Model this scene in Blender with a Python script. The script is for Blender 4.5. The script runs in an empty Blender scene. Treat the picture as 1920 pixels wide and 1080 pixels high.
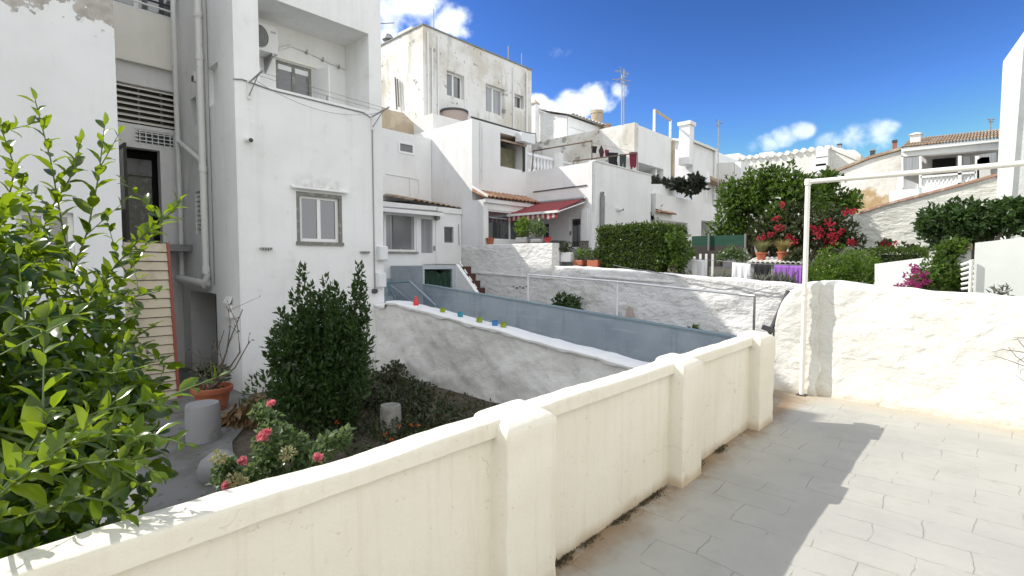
import bpy, math, random
import numpy as np
from mathutils import Vector, Matrix, noise as mnoise

# ------------------------------------------------------------------ basics
sc = bpy.context.scene
COL = sc.collection
random.seed(7)
PI = math.pi

# The photo's camera; used only to work out where real surfaces stand.
HEAD = math.radians(42.83); PITCH = math.atan(50/960.0); CZ = 1.65; FPX = 960.0
_fx, _fy = math.cos(HEAD), math.sin(HEAD); _rx, _ry = _fy, -_fx
def ray(px, py):
    u = (px-960)/FPX; v = (540-py)/FPX
    c, s = math.cos(PITCH), math.sin(PITCH); f = c+v*s
    return (f*_fx+u*_rx, f*_fy+u*_ry, v*c-s)
def onX(px, py, X):
    d = ray(px, py); t = X/d[0]; return Vector((X, d[1]*t, CZ+d[2]*t))
def onY(px, py, Y):
    d = ray(px, py); t = Y/d[1]; return Vector((d[0]*t, Y, CZ+d[2]*t))
def onZ(px, py, Z):
    d = ray(px, py); t = (Z-CZ)/d[2]; return Vector((d[0]*t, d[1]*t, Z))
def atD(px, py, D):
    d = ray(px, py); return Vector((d[0]*D, d[1]*D, CZ+d[2]*D))

cam = bpy.data.cameras.new('camera'); cam.sensor_width = 36; cam.lens = 18
cam.clip_start = 0.05; cam.clip_end = 2000
camo = bpy.data.objects.new('camera', cam); COL.objects.link(camo)
camo.location = (0, 0, CZ); camo.rotation_euler = (PI/2-PITCH, 0, HEAD-PI/2)
sc.camera = camo

# ------------------------------------------------------------------ objects
def tag(o, label=None, cat=None, group=None, kind=None):
    if label: o['label'] = label
    if cat: o['category'] = cat
    if group: o['group'] = group
    if kind: o['kind'] = kind
    return o
def thing(name, label, cat, loc=(0, 0, 0), group=None):
    o = bpy.data.objects.new(name, None); COL.objects.link(o)
    o.location = loc; o.empty_display_size = .2
    return tag(o, label, cat, group)
def world_loc(o):
    v = Vector((0, 0, 0))
    while o is not None:
        v += o.location; o = o.parent
    return v
def copy_tree(o, parent=None):
    c = o.copy(); COL.objects.link(c)
    if parent is not None: c.parent = parent
    for ch in list(o.children): copy_tree(ch, c)
    return c

class MB:
    def __init__(s): s.v = []; s.f = []; s.smooth = False
    def add(s, vs, fs):
        b = len(s.v); s.v += [tuple(p) for p in vs]
        s.f += [tuple(i+b for i in f) for f in fs]; return s
    def quad(s, a, b, c, d): return s.add([a, b, c, d], [(0, 1, 2, 3)])
    def box(s, x0, x1, y0, y1, z0, z1):
        v = [(x, y, z) for x in (x0, x1) for y in (y0, y1) for z in (z0, z1)]
        return s.add(v, [(0, 1, 3, 2), (4, 6, 7, 5), (0, 4, 5, 1), (2, 3, 7, 6), (0, 2, 6, 4), (1, 5, 7, 3)])
    def abox(s, ax, pos, a0, a1, d0, d1, z0, z1):
        """box on a wall plane: ax 'y' faces -Y, 'x' faces -X; depth goes into the wall"""
        if ax == 'y': return s.box(a0, a1, pos+d0, pos+d1, z0, z1)
        return s.box(pos+d0, pos+d1, a0, a1, z0, z1)
    def obox(s, c, ux, uy, uz):
        c = Vector(c); v = [c+sx*ux+sy*uy+sz*uz for sx in (-1, 1) for sy in (-1, 1) for sz in (-1, 1)]
        return s.add(v, [(0, 1, 3, 2), (4, 6, 7, 5), (0, 4, 5, 1), (2, 3, 7, 6), (0, 2, 6, 4), (1, 5, 7, 3)])
    def tube(s, pts, r, n=8, cap=True):
        pts = [Vector(p) for p in pts]; rs = r if isinstance(r, (list, tuple)) else [r]*len(pts)
        vs = []; fs = []
        for i, p in enumerate(pts):
            t = (pts[min(i+1, len(pts)-1)]-pts[max(i-1, 0)])
            t = t.normalized() if t.length > 1e-9 else Vector((0, 0, 1))
            a = t.cross(Vector((0, 0, 1)))
            if a.length < .05: a = t.cross(Vector((1, 0, 0)))
            a.normalize(); b = t.cross(a)
            for k in range(n):
                q = 2*PI*k/n; vs.append(p+(a*math.cos(q)+b*math.sin(q))*rs[i])
        for i in range(len(pts)-1):
            for k in range(n):
                fs.append((i*n+k, i*n+(k+1) % n, (i+1)*n+(k+1) % n, (i+1)*n+k))
        if cap:
            fs.append(tuple(range(n))[::-1]); fs.append(tuple((len(pts)-1)*n+k for k in range(n)))
        s.smooth = True
        return s.add(vs, fs)
    def lathe(s, prof, c, n=20):
        c = Vector(c); vs = []; fs = []; m = len(prof)
        for r, z in prof:
            for k in range(n):
                q = 2*PI*k/n; vs.append(c+Vector((r*math.cos(q), r*math.sin(q), z)))
        for i in range(m-1):
            for k in range(n): fs.append((i*n+k, i*n+(k+1) % n, (i+1)*n+(k+1) % n, (i+1)*n+k))
        fs.append(tuple(range(n))[::-1]); fs.append(tuple((m-1)*n+k for k in range(n)))
        s.smooth = True
        return s.add(vs, fs)
    def prism(s, pts, ext):
        """polygon (3D points) extruded by vector"""
        pts = [Vector(p) for p in pts]; n = len(pts); e = Vector(ext)
        fs = [tuple(range(n)), tuple(range(n, 2*n))[::-1]]
        fs += [(i, (i+1) % n, n+(i+1) % n, n+i) for i in range(n)]
        return s.add(pts+[p+e for p in pts], fs)
    def wall(s, ax, pos, a0, a1, z0, z1, holes=(), depth=.2):
        """plane with rectangular holes and reveals (into the wall)"""
        def P(a, d, z): return (a, pos+d, z) if ax == 'y' else (pos+d, a, z)
        cl = lambda v, lo, hi: max(lo, min(hi, v))
        hs = [(cl(h[0], a0, a1), cl(h[1], a0, a1), cl(h[2], z0, z1), cl(h[3], z0, z1), h[4] if len(h) > 4 else depth) for h in holes]
        A = sorted({a0, a1, *[h[0] for h in hs], *[h[1] for h in hs]})
        Z = sorted({z0, z1, *[h[2] for h in hs], *[h[3] for h in hs]})
        for i in range(len(A)-1):
            for j in range(len(Z)-1):
                ca = (A[i]+A[i+1])/2; cz = (Z[j]+Z[j+1])/2
                if any(h[0] < ca < h[1] and h[2] < cz < h[3] for h in hs): continue
                s.quad(P(A[i], 0, Z[j]), P(A[i+1], 0, Z[j]), P(A[i+1], 0, Z[j+1]), P(A[i], 0, Z[j+1]))
        for h in hs:
            b0, b1, y0, y1, d = h
            s.quad(P(b0, 0, y0), P(b0, d, y0), P(b0, d, y1), P(b0, 0, y1))
            s.quad(P(b1, 0, y0), P(b1, 0, y1), P(b1, d, y1), P(b1, d, y0))
            s.quad(P(b0, 0, y0), P(b1, 0, y0), P(b1, d, y0), P(b0, d, y0))
            s.quad(P(b0, 0, y1), P(b0, d, y1), P(b1, d, y1), P(b1, 0, y1))
        return s
    def block(s, x0, x1, y0, y1, z0, z1, front=(), left=(), depth=.2, skip=()):
        s.wall('y', y0, x0, x1, z0, z1, front, depth)
        s.wall('x', x0, y0, y1, z0, z1, left, depth)
        if 'back' not in skip: s.quad((x0, y1, z0), (x0, y1, z1), (x1, y1, z1), (x1, y1, z0))
        if 'right' not in skip: s.quad((x1, y0, z0), (x1, y1, z0), (x1, y1, z1), (x1, y0, z1))
        if 'top' not in skip: s.quad((x0, y0, z1), (x1, y0, z1), (x1, y1, z1), (x0, y1, z1))
        return s
    def build(s, name, mat, parent=None, label=None, cat=None, group=None, kind=None, origin=None, smooth=None):
        me = bpy.data.meshes.new(name)
        V = np.array(s.v, dtype=float)
        if parent is not None: org = np.array(world_loc(parent)); loc = (0, 0, 0)
        elif origin is not None: org = np.array(origin, dtype=float); loc = tuple(org)
        else:
            lo = V.min(0); hi = V.max(0); org = np.array([(lo[0]+hi[0])/2, (lo[1]+hi[1])/2, lo[2]]); loc = tuple(org)
        me.from_pydata((V-org).tolist(), [], s.f); me.update()
        o = bpy.data.objects.new(name, me); COL.objects.link(o); o.location = loc
        if parent is not None: o.parent = parent
        me.materials.append(mat)
        if s.smooth if smooth is None else smooth:
            me.polygons.foreach_set('use_smooth', [True]*len(me.polygons))
            try: me.set_sharp_from_angle(angle=math.radians(45))
            except Exception: pass
        return tag(o, label, cat, group, kind)

# ------------------------------------------------------------------ materials
def rgb(h): return (*h, 1.0)
class NT:
    def __init__(s, mat):
        mat.use_nodes = True; s.t = mat.node_tree; s.n = s.t.nodes; s.l = s.t.links
        s.bsdf = s.n.get('Principled BSDF'); s.out = s.n.get('Material Output')
        s.tc = s.n.new('ShaderNodeTexCoord')
    def link(s, a, b): s.l.new(a, b)
    def coords(s, scale=(1, 1, 1), rot=(0, 0, 0)):
        m = s.n.new('ShaderNodeMapping'); m.inputs['Scale'].default_value = scale; m.inputs['Rotation'].default_value = rot
        s.link(s.tc.outputs['Object'], m.inputs['Vector']); return m.outputs['Vector']
    def noise(s, scale, detail=5, rough=.6, stretch=(1, 1, 1), dist=0):
        n = s.n.new('ShaderNodeTexNoise'); n.inputs['Scale'].default_value = scale; n.inputs['Detail'].default_value = detail
        n.inputs['Roughness'].default_value = rough; n.inputs['Distortion'].default_value = dist
        s.link(s.coords(stretch), n.inputs['Vector']); return n.outputs['Fac']
    def ramp(s, fac, lo, hi):
        m = s.n.new('ShaderNodeMapRange'); m.interpolation_type = 'SMOOTHSTEP'
        m.inputs['From Min'].default_value = lo; m.inputs['From Max'].default_value = hi
        s.link(fac, m.inputs['Value']); return m.outputs['Result']
    def math(s, op, a, b=None, clamp=False):
        m = s.n.new('ShaderNodeMath'); m.operation = op; m.use_clamp = clamp
        for i, x in enumerate((a, b)):
            if x is None: continue
            if isinstance(x, (int, float)): m.inputs[i].default_value = x
            else: s.link(x, m.inputs[i])
        return m.outputs[0]
    def mix(s, fac, a, b):
        m = s.n.new('ShaderNodeMix'); m.data_type = 'RGBA'
        for sock, x in ((m.inputs['Factor'], fac), (m.inputs['A'], a), (m.inputs['B'], b)):
            if isinstance(x, (int, float)): sock.default_value = x
            elif isinstance(x, tuple): sock.default_value = x if len(x) == 4 else rgb(x)
            else: s.link(x, sock)
        return m.outputs['Result']
    def sep(s):
        m = s.n.new('ShaderNodeSeparateXYZ'); s.link(s.tc.outputs['Object'], m.inputs[0]); return m.outputs
    def bump(s, h, strength=.4, dist=.02, prev=None):
        b = s.n.new('ShaderNodeBump'); b.inputs['Strength'].default_value = strength; b.inputs['Distance'].default_value = dist
        s.link(h, b.inputs['Height'])
        if prev is not None: s.link(prev, b.inputs['Normal'])
        return b.outputs['Normal']

def mat(name, col, rough=.7, metal=0, layers=(), bumps=(), spec=None, coat=0):
    """layers: (noise scale, colour, lo, hi, stretch[, amount]); bumps: (scale, strength, dist[, stretch])"""
    m = bpy.data.materials.new(name); t = NT(m); b = t.bsdf
    b.inputs['Roughness'].default_value = rough; b.inputs['Metallic'].default_value = metal
    if spec is not None: b.inputs['Specular IOR Level'].default_value = spec
    if coat: b.inputs['Coat Weight'].default_value = coat
    c = rgb(col)
    for L in layers:
        f = t.ramp(t.noise(L[0], 6, .65, L[4] if len(L) > 4 else (1, 1, 1)), L[2], L[3])
        if len(L) > 5: f = t.math('MULTIPLY', f, L[5])
        c = t.mix(f, c, rgb(L[1]))
    if isinstance(c, tuple): b.inputs['Base Color'].default_value = c
    else: t.link(c, b.inputs['Base Color'])
    nrm = None
    for B in bumps:
        nrm = t.bump(t.noise(B[0], 6, .6, B[3] if len(B) > 3 else (1, 1, 1)), B[1], B[2], nrm)
    if nrm is not None: t.link(nrm, b.inputs['Normal'])
    m['t'] = 0
    return m

STREAK = (2.2, 2.2, .35)
def plaster(name, col, dirt=(.45, .43, .37), amt=.5, lo=.52, hi=.75, bump=.25, extra=()):
    return mat(name, col, .85, layers=[(.6, tuple(c*.93 for c in col), .4, .65), (1.1, dirt, lo, hi, STREAK, amt*.55),
               (2.3, dirt, lo+.07, hi+.03, (1, 1, 1), amt*.7)]+list(extra), bumps=[(2.5, bump*.6, .05), (40, bump, .006)], spec=.3)

M = {}
M['white'] = plaster('white_plaster', (.82, .82, .81), amt=.3, lo=.50, hi=.68)
M['white_clean'] = plaster('clean_white_paint', (.83, .83, .825), amt=.2, lo=.50, hi=.68)
def facade_mat():
    m = bpy.data.materials.new('facade_white_paint'); t = NT(m); b = t.bsdf
    c = t.mix(t.ramp(t.noise(.5, 5), .42, .62), (.84, .845, .84), (.78, .785, .775))
    c = t.mix(t.math('MULTIPLY', t.ramp(t.noise(1.2, 6, .65, (4, 4, .3)), .50, .66), .15), c, (.56, .55, .52))
    c = t.mix(t.math('MULTIPLY', t.ramp(t.noise(4, 6), .58, .68), .16), c, (.54, .52, .48))
    o = t.sep(); x = o['X']; z = o['Z']
    # grime over the window hood, damp foot
    e = t.math('MULTIPLY', t.math('SUBTRACT', 1, t.ramp(t.math('ABSOLUTE', t.math('ADD', x, .02)), .38, .62)), t.math('MULTIPLY', t.ramp(z, 3.80, 3.83), t.math('SUBTRACT', 1, t.ramp(t.math('ADD', z, t.math('MULTIPLY', t.noise(3, 5), .25)), 3.95, 4.28))))
    c = t.mix(t.math('MULTIPLY', t.math('MULTIPLY', e, t.ramp(t.noise(5, 6), .36, .6)), .55), c, (.40, .37, .33))
    ft = t.math('SUBTRACT', 1, t.ramp(t.math('ADD', z, t.math('MULTIPLY', t.math('SUBTRACT', t.noise(2, 5), .5), .5)), .1, .5))
    c = t.mix(t.math('MULTIPLY', ft, .4), c, (.48, .46, .41))
    t.link(c, b.inputs['Base Color']); b.inputs['Roughness'].default_value = .8; b.inputs['Specular IOR Level'].default_value = .3
    n = t.bump(t.noise(1.3, 4), .25, .06); t.link(t.bump(t.noise(35, 5), .22, .006, n), b.inputs['Normal']); return m
M['facade'] = facade_mat()
M['yellowed'] = plaster('yellowed_plaster', (.84, .82, .75), amt=.15)
M['weathered'] = mat('weathered_white_plaster', (.76, .75, .72), .88, layers=[(.45, (.60, .57, .50), .46, .60), (1.1, (.36, .34, .29), .54, .66, (1.8, 1.8, .35), .5), (1.3, (.20, .185, .16), .60, .645, (1, 1, 1.6), .7), (5, (.16, .15, .13), .625, .66, (1, 1, .7), .8), (.5, (.55, .49, .38), .52, .66, (1, 1, 1), .4)], bumps=[(2.5, .3, .05), (30, .3, .01)])
M['weathered_soft'] = plaster('stained_white_plaster', (.76, .75, .72), (.42, .38, .32), amt=.5, lo=.5)
M['bluegrey'] = mat('blue_grey_wall_paint', (.32, .375, .43), .7, layers=[(.5, (.39, .445, .49), .42, .6), (1.6, (.25, .30, .36), .5, .66, (1, 1, 1), .5), (2.2, (.22, .26, .31), .54, .66, (3, 3, .3), .35), (1.4, (.46, .50, .53), .56, .62, (.6, .6, 6), .4)], bumps=[(3, .12, .04), (50, .12, .004)], spec=.3)
M['stonewall'] = mat('whitewashed_rubble', (.80, .795, .78), .85, layers=[(1.2, (.70, .69, .66), .45, .65), (5, (.50, .48, .43), .55, .68, (1, 1, 1.7), .55)], bumps=[(4.5, .8, .08, (1, 1, 1.8)), (18, .5, .02)], spec=.25)
M['stonewall_grey'] = mat('grey_whitewashed_rubble', (.82, .815, .79), .88, layers=[(1.0, (.74, .73, .70), .42, .62), (4, (.52, .50, .45), .56, .70, (1, 1, 1.5), .45)], bumps=[(4, .5, .06, (1, 1, 1.2)), (16, .35, .015)], spec=.2)
M['whitetop'] = mat('white_lime_paint', (.84, .84, .83), .8, bumps=[(9, .3, .02)], spec=.3)
M['limestone'] = mat('raw_limestone', (.42, .34, .24), .9, layers=[(1.5, (.52, .44, .33), .45, .6), (7, (.30, .24, .17), .55, .75)], bumps=[(12, .5, .03)])
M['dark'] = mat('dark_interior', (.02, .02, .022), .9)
M['darkwood_shade'] = mat('dark_wood_and_shade', (.045, .038, .032), .6)  # wood colour, also on panels that stand in for shade inside openings
M['glass'] = mat('window_glass', (.035, .04, .045), .03, spec=.7); M['glass'].node_tree.nodes['Principled BSDF'].inputs['IOR'].default_value = 2.0
M['glass_curtain'] = mat('curtained_glass', (.36, .37, .38), .08, layers=[(3, (.25, .26, .27), .4, .6, (14, 14, .1))], spec=.6)
M['glass_grey'] = mat('grey_blind_glass', (.17, .175, .18), .1, spec=.6)
M['pvc'] = mat('white_window_frame', (.80, .80, .79), .4)
M['frame_grey'] = mat('grey_weathered_frame', (.20, .20, .18), .75, layers=[(9, (.36, .35, .32), .5, .7)])
M['pipe'] = mat('white_painted_pipe', (.76, .76, .74), .5, layers=[(4, (.55, .53, .48), .58, .75)])
M['pipe_cream'] = mat('cream_painted_pipe', (.80, .78, .72), .5, layers=[(6, (.45, .36, .26), .66, .78)])
M['metal'] = mat('grey_steel', (.35, .35, .35), .45, .7)
M['rust'] = mat('rusty_dark_pipe', (.13, .085, .06), .7, layers=[(9, (.20, .11, .06), .5, .65)])
M['metal_dark'] = mat('dark_painted_metal', (.05, .05, .055), .5)
M['tile'] = mat('clay_roof_tile', (.40, .20, .115), .85, layers=[(5, (.55, .42, .30), .48, .65), (9, (.14, .11, .08), .55, .7)], bumps=[(25, .3, .01)])
M['tile_pale'] = mat('lichen_roof_tile', (.36, .25, .17), .9, layers=[(4, (.48, .42, .33), .45, .65), (11, (.16, .12, .09), .52, .7)], bumps=[(25, .3, .01)])
M['tile_white'] = mat('whitewashed_roof_tile', (.76, .75, .72), .85, layers=[(5, (.5, .45, .38), .55, .7)], bumps=[(25, .2, .01)])
M['terracotta'] = mat('terracotta', (.36, .105, .05), .7, layers=[(6, (.42, .17, .10), .5, .7)])
M['concrete'] = mat('grey_concrete', (.27, .27, .275), .9, layers=[(3, (.18, .18, .17), .5, .7)], bumps=[(30, .4, .01)])
M['awning_red'] = mat('red_striped_awning_cloth', (.26, .022, .03), .8)
M['awning_white'] = mat('pale_awning_cloth', (.50, .40, .37), .8); M['awning_thin'] = mat('faded_red_awning_cloth', (.36, .13, .12), .8)
M['green_net'] = mat('green_shade_net', (.007, .05, .028), .8, layers=[(2, (.012, .07, .045), .4, .6, (.3, .3, 12))])
M['green_net_dark'] = mat('dark_green_net', (.012, .035, .022), .85, layers=[(4, (.02, .06, .035), .45, .6, (6, 6, 1))])
M['beige'] = mat('beige_painted_slats', (.56, .49, .37), .6, layers=[(4, (.44, .37, .26), .5, .7)])
M['redpaint'] = mat('red_brown_edge', (.28, .07, .05), .6)
M['brick'] = mat('rust_red_brick', (.085, .032, .024), .9, layers=[(9, (.045, .022, .018), .45, .6)])
M['purple'] = mat('purple_towel', (.30, .12, .48), .95, bumps=[(60, .4, .006)])
M['white_cloth'] = mat('white_cloth', (.78, .78, .80), .95)
M['black_cloth'] = mat('black_cloth', (.018, .018, .021), .95)
M['maroon'] = mat('maroon_cloth', (.17, .018, .04), .95)
M['red_glass'] = mat('red_glass', (.65, .04, .04), .15)
M['lime_glass'] = mat('lime_glass', (.26, .33, .02), .15)
M['blue_glass'] = mat('blue_glass', (.05, .22, .52), .15)
M['teal_glass'] = mat('teal_glass', (.04, .26, .34), .15)
M['ac'] = mat('ac_white_enamel', (.68, .68, .66), .5)
M['soil'] = mat('garden_soil', (.075, .06, .042), .95, layers=[(3, (.12, .10, .075), .45, .65)], bumps=[(20, .8, .03)])
M['path'] = mat('old_concrete_path', (.17, .17, .165), .9, layers=[(1.2, (.115, .11, .10), .45, .65), (7, (.07, .06, .05), .56, .7)], bumps=[(14, .3, .01)])
M['dryground'] = mat('dry_pale_ground', (.26, .23, .18), .95, layers=[(1.5, (.16, .17, .09), .48, .62)], bumps=[(8, .5, .05)])
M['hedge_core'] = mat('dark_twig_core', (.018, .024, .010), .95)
M['bark'] = mat('grey_bark', (.16, .13, .10), .9, layers=[(8, (.09, .07, .05), .45, .65)], bumps=[(25, .5, .01)])
M['twig'] = mat('bare_twig', (.16, .13, .10), .9, layers=[(12, (.26, .22, .18), .5, .65)])
M['dry_leaf'] = mat('dry_brown_leaf', (.24, .155, .075), .8, layers=[(14, (.12, .075, .035), .45, .65)])
M['ivory_plastic'] = mat('ivory_plastic', (.74, .75, .76), .4)

def leaf_mat(name, c1, c2, trans=.35, tcol=None, rough=.35, spec=.4):
    m = bpy.data.materials.new(name); t = NT(m); b = t.bsdf
    g = t.n.new('ShaderNodeNewGeometry')
    c = t.mix(t.math('POWER', g.outputs['Random Per Island'], 2.2), rgb(c1), rgb(c2))
    f = t.ramp(t.noise(1.7, 3), .4, .65)
    c = t.mix(t.math('MULTIPLY', f, .45), c, rgb(tuple(x*.55 for x in c1)))
    t.link(c, b.inputs['Base Color']); b.inputs['Roughness'].default_value = rough
    b.inputs['Specular IOR Level'].default_value = spec
    tr = t.n.new('ShaderNodeBsdfTranslucent')
    tr.inputs['Color'].default_value = rgb(tcol or tuple(min(1, x*2.2) for x in c2))
    mx = t.n.new('ShaderNodeMixShader'); mx.inputs[0].default_value = trans
    t.link(b.outputs[0], mx.inputs[1]); t.link(tr.outputs[0], mx.inputs[2]); t.link(mx.outputs[0], t.out.inputs['Surface'])
    return m
M['lemon'] = leaf_mat('lemon_leaf', (.010, .036, .006), (.075, .15, .011), .34, (.42, .58, .02), .26, .5)
M['shrub'] = leaf_mat('dark_shrub_leaf', (.026, .055, .014), (.070, .125, .032), .24, (.12, .22, .04))
M['tree'] = leaf_mat('tree_leaf', (.040, .080, .014), (.13, .21, .032), .3, (.20, .33, .04))
M['hedge'] = leaf_mat('hedge_leaf', (.028, .056, .010), (.075, .12, .022), .3, (.20, .30, .03))
M['hedge_light'] = leaf_mat('light_hedge_leaf', (.055, .11, .012), (.12, .21, .022), .35, (.26, .42, .04))
M['vine'] = leaf_mat('dusty_creeper_leaf', (.04, .06, .02), (.09, .10, .04), .2, (.12, .15, .05))
M['rose_leaf'] = leaf_mat('rose_leaf', (.07, .13, .045), (.22, .28, .14), .3, (.25, .35, .12))
M['succulent'] = leaf_mat('olive_dark_leaf', (.02, .028, .018), (.05, .06, .04), .15)
M['grass_pale'] = leaf_mat('pale_grass_blade', (.24, .20, .07), (.42, .34, .12), .3, (.5, .4, .15))
M['grass_green'] = leaf_mat('green_grass_blade', (.16, .17, .07), (.30, .28, .14), .3, (.4, .4, .15))
M['dry_grass'] = leaf_mat('dry_trailing_stem', (.12, .11, .06), (.22, .19, .11), .2, (.3, .25, .12))
M['pink'] = leaf_mat('pink_petal', (.80, .20, .27), (.88, .42, .45), .3, (.9, .35, .4), .6, .2)
M['cream_bloom'] = leaf_mat('faded_cream_bloom', (.42, .40, .20), (.55, .52, .32), .3, (.6, .55, .3), .7, .2)
M['red_bract'] = leaf_mat('red_bract', (.33, .018, .035), (.50, .06, .08), .3, (.6, .06, .1), .6, .2)
M['magenta_bract'] = leaf_mat('magenta_bract', (.28, .03, .14), (.42, .08, .24), .35, (.6, .1, .3), .6, .2)
M['orange'] = leaf_mat('orange_petal', (.6, .11, .02), (.7, .2, .04), .3, (.9, .3, .05), .6, .2)
M['lavender'] = leaf_mat('dusty_lavender_stem', (.10, .12, .07), (.24, .22, .22), .2)
M['moss'] = leaf_mat('dry_moss', (.07, .062, .035), (.19, .16, .10), .1)

# ------------------------------------------------------------------ vegetation
LEAF2 = (np.array([[0, 0, 0], [.45, .5, .12], [1, 0, -.08], [.45, -.5, .12]]), [(0, 1, 2), (0, 2, 3)])
LEAFD = (np.array([[0, 0, 0], [.22, 0, 0], [.5, 0, .01], [.78, 0, -.03], [1, 0, -.12],
                   [.2, .36, .07], [.48, .5, .1], [.77, .33, .03],
                   [.2, -.36, .07], [.48, -.5, .1], [.77, -.33, .03]]),
         [(0, 1, 5), (1, 2, 6, 5), (2, 3, 7, 6), (3, 4, 7), (0, 8, 1), (1, 8, 9, 2), (2, 9, 10, 3), (3, 10, 4)])
BLADE = (np.array([[0, -.5, 0], [0, .5, 0], [.5, .35, .10], [.5, -.35, .10], [1, 0, -.08]]), [(0, 1, 2, 3), (3, 2, 4)])
def unit(a): return a/np.maximum(np.linalg.norm(a, axis=-1, keepdims=True), 1e-9)
class Leaves:
    def __init__(s): s.P = []; s.D = []; s.N = []; s.L = []; s.W = []
    def add(s, P, D, N, L, W):
        s.P.append(np.atleast_2d(P)); s.D.append(np.atleast_2d(D)); s.N.append(np.atleast_2d(N)); s.L.append(np.atleast_1d(L)); s.W.append(np.atleast_1d(W)); return s
    def cloud(s, ells, n, L, W, rng, up=.2, out=.7, rnd=.8, inner=.45, droop=0):
        E = np.array(ells, dtype=float)
        area = (E[:, 3]*E[:, 4]+E[:, 4]*E[:, 5]+E[:, 3]*E[:, 5]); idx = rng.choice(len(E), n, p=area/area.sum())
        d = unit(rng.normal(size=(n, 3))); r = inner+(1-inner)*rng.random(n)**.6
        P = E[idx, :3]+d*r[:, None]*E[idx, 3:6]
        o = unit(d/E[idx, 3:6])
        D = unit(o*out+unit(rng.normal(size=(n, 3)))*rnd+np.array([0, 0, up-droop]))
        N = unit(o+np.array([0, 0, .6])+unit(rng.normal(size=(n, 3)))*.6)
        l = L*(.6+.8*rng.random(n)); s.add(P, D, N, l, l*W/L*(.8+.4*rng.random(n)))
        return s
    def build(s, name, mt, parent=None, tpl=LEAF2, smooth=False, **kw):
        P = np.concatenate(s.P); D = unit(np.concatenate(s.D)); N = np.concatenate(s.N); L = np.concatenate(s.L); W = np.concatenate(s.W)
        S = unit(np.cross(D, N)); N = np.cross(S, D)
        T, F = tpl; n = len(P); k = len(T)
        V = P[:, None, :]+T[None, :, 0:1]*D[:, None, :]*L[:, None, None]+T[None, :, 1:2]*S[:, None, :]*W[:, None, None]+T[None, :, 2:3]*N[:, None, :]*L[:, None, None]
        mb = MB(); mb.v = V.reshape(-1, 3).tolist()
        mb.f = [tuple(i*k+j for j in f) for i in range(n) for f in F]
        return mb.build(name, mt, parent, smooth=smooth, **kw)
def clumps(c, r, k, rr, rng, lo=.55, flat=1.0):
    """k sub-ellipsoids spread over an ellipsoid, for an uneven crown"""
    c = np.array(c, dtype=float); r = np.array(r, dtype=float); out = []
    for i in range(k):
        d = unit(rng.normal(size=3)); f = lo+(1-lo)*rng.random()**.5
        q = rr*(.65+.7*rng.random()); out.append((*(c+d*f*r), q, q, q*flat))
    return out
def spike_ells(base, top, r0, r1, n=5):
    b = Vector(base); t = Vector(top); o = []
    for i in range(n):
        f = i/(n-1); p = b.lerp(t, f); r = r0+(r1-r0)*f; o.append((p.x, p.y, p.z, r, r, (t-b).length/n*.7))
    return o
def shoot(lv, pts, n, L, W, rng, spread=.9, term=True):
    """leaves set alternately along a twig"""
    pts = [np.array(p, dtype=float) for p in pts]; seg = [np.linalg.norm(pts[i+1]-pts[i]) for i in range(len(pts)-1)]; tot = sum(seg)
    for i in range(n):
        f = (i+.5)/n*tot; j = 0
        while j < len(seg)-1 and f > seg[j]: f -= seg[j]; j += 1
        p = pts[j]+(pts[j+1]-pts[j])*min(1, f/max(seg[j], 1e-6)); t = unit(pts[j+1]-pts[j])
        a = i*2.4+rng.normal()*.3; q = unit(np.cross(t, [.3, .5, .8])); w = np.cross(t, q)
        sd = q*math.cos(a)+w*math.sin(a)
        D = unit(sd*spread+t*.75+np.array([0, 0, .1])+rng.normal(size=3)*.12)
        N = unit(t*.6+np.array([0, 0, .9])-sd*.2+rng.normal(size=3)*.25)
        l = L*(.7+.5*rng.random())*(1.0 if i < n-3 else .7)
        lv.add(p, D, N, l, l*W/L)
    if term: lv.add(pts[-1], unit(pts[-1]-pts[-2]), np.array([.2, -.4, .9]), L*.7, W*.6)
    return lv
def limbs(name, mt, parent, segs, n=7):
    mb = MB()
    for pts, r in segs: mb.tube(pts, r, n)
    return mb.build(name, mt, parent)

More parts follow.
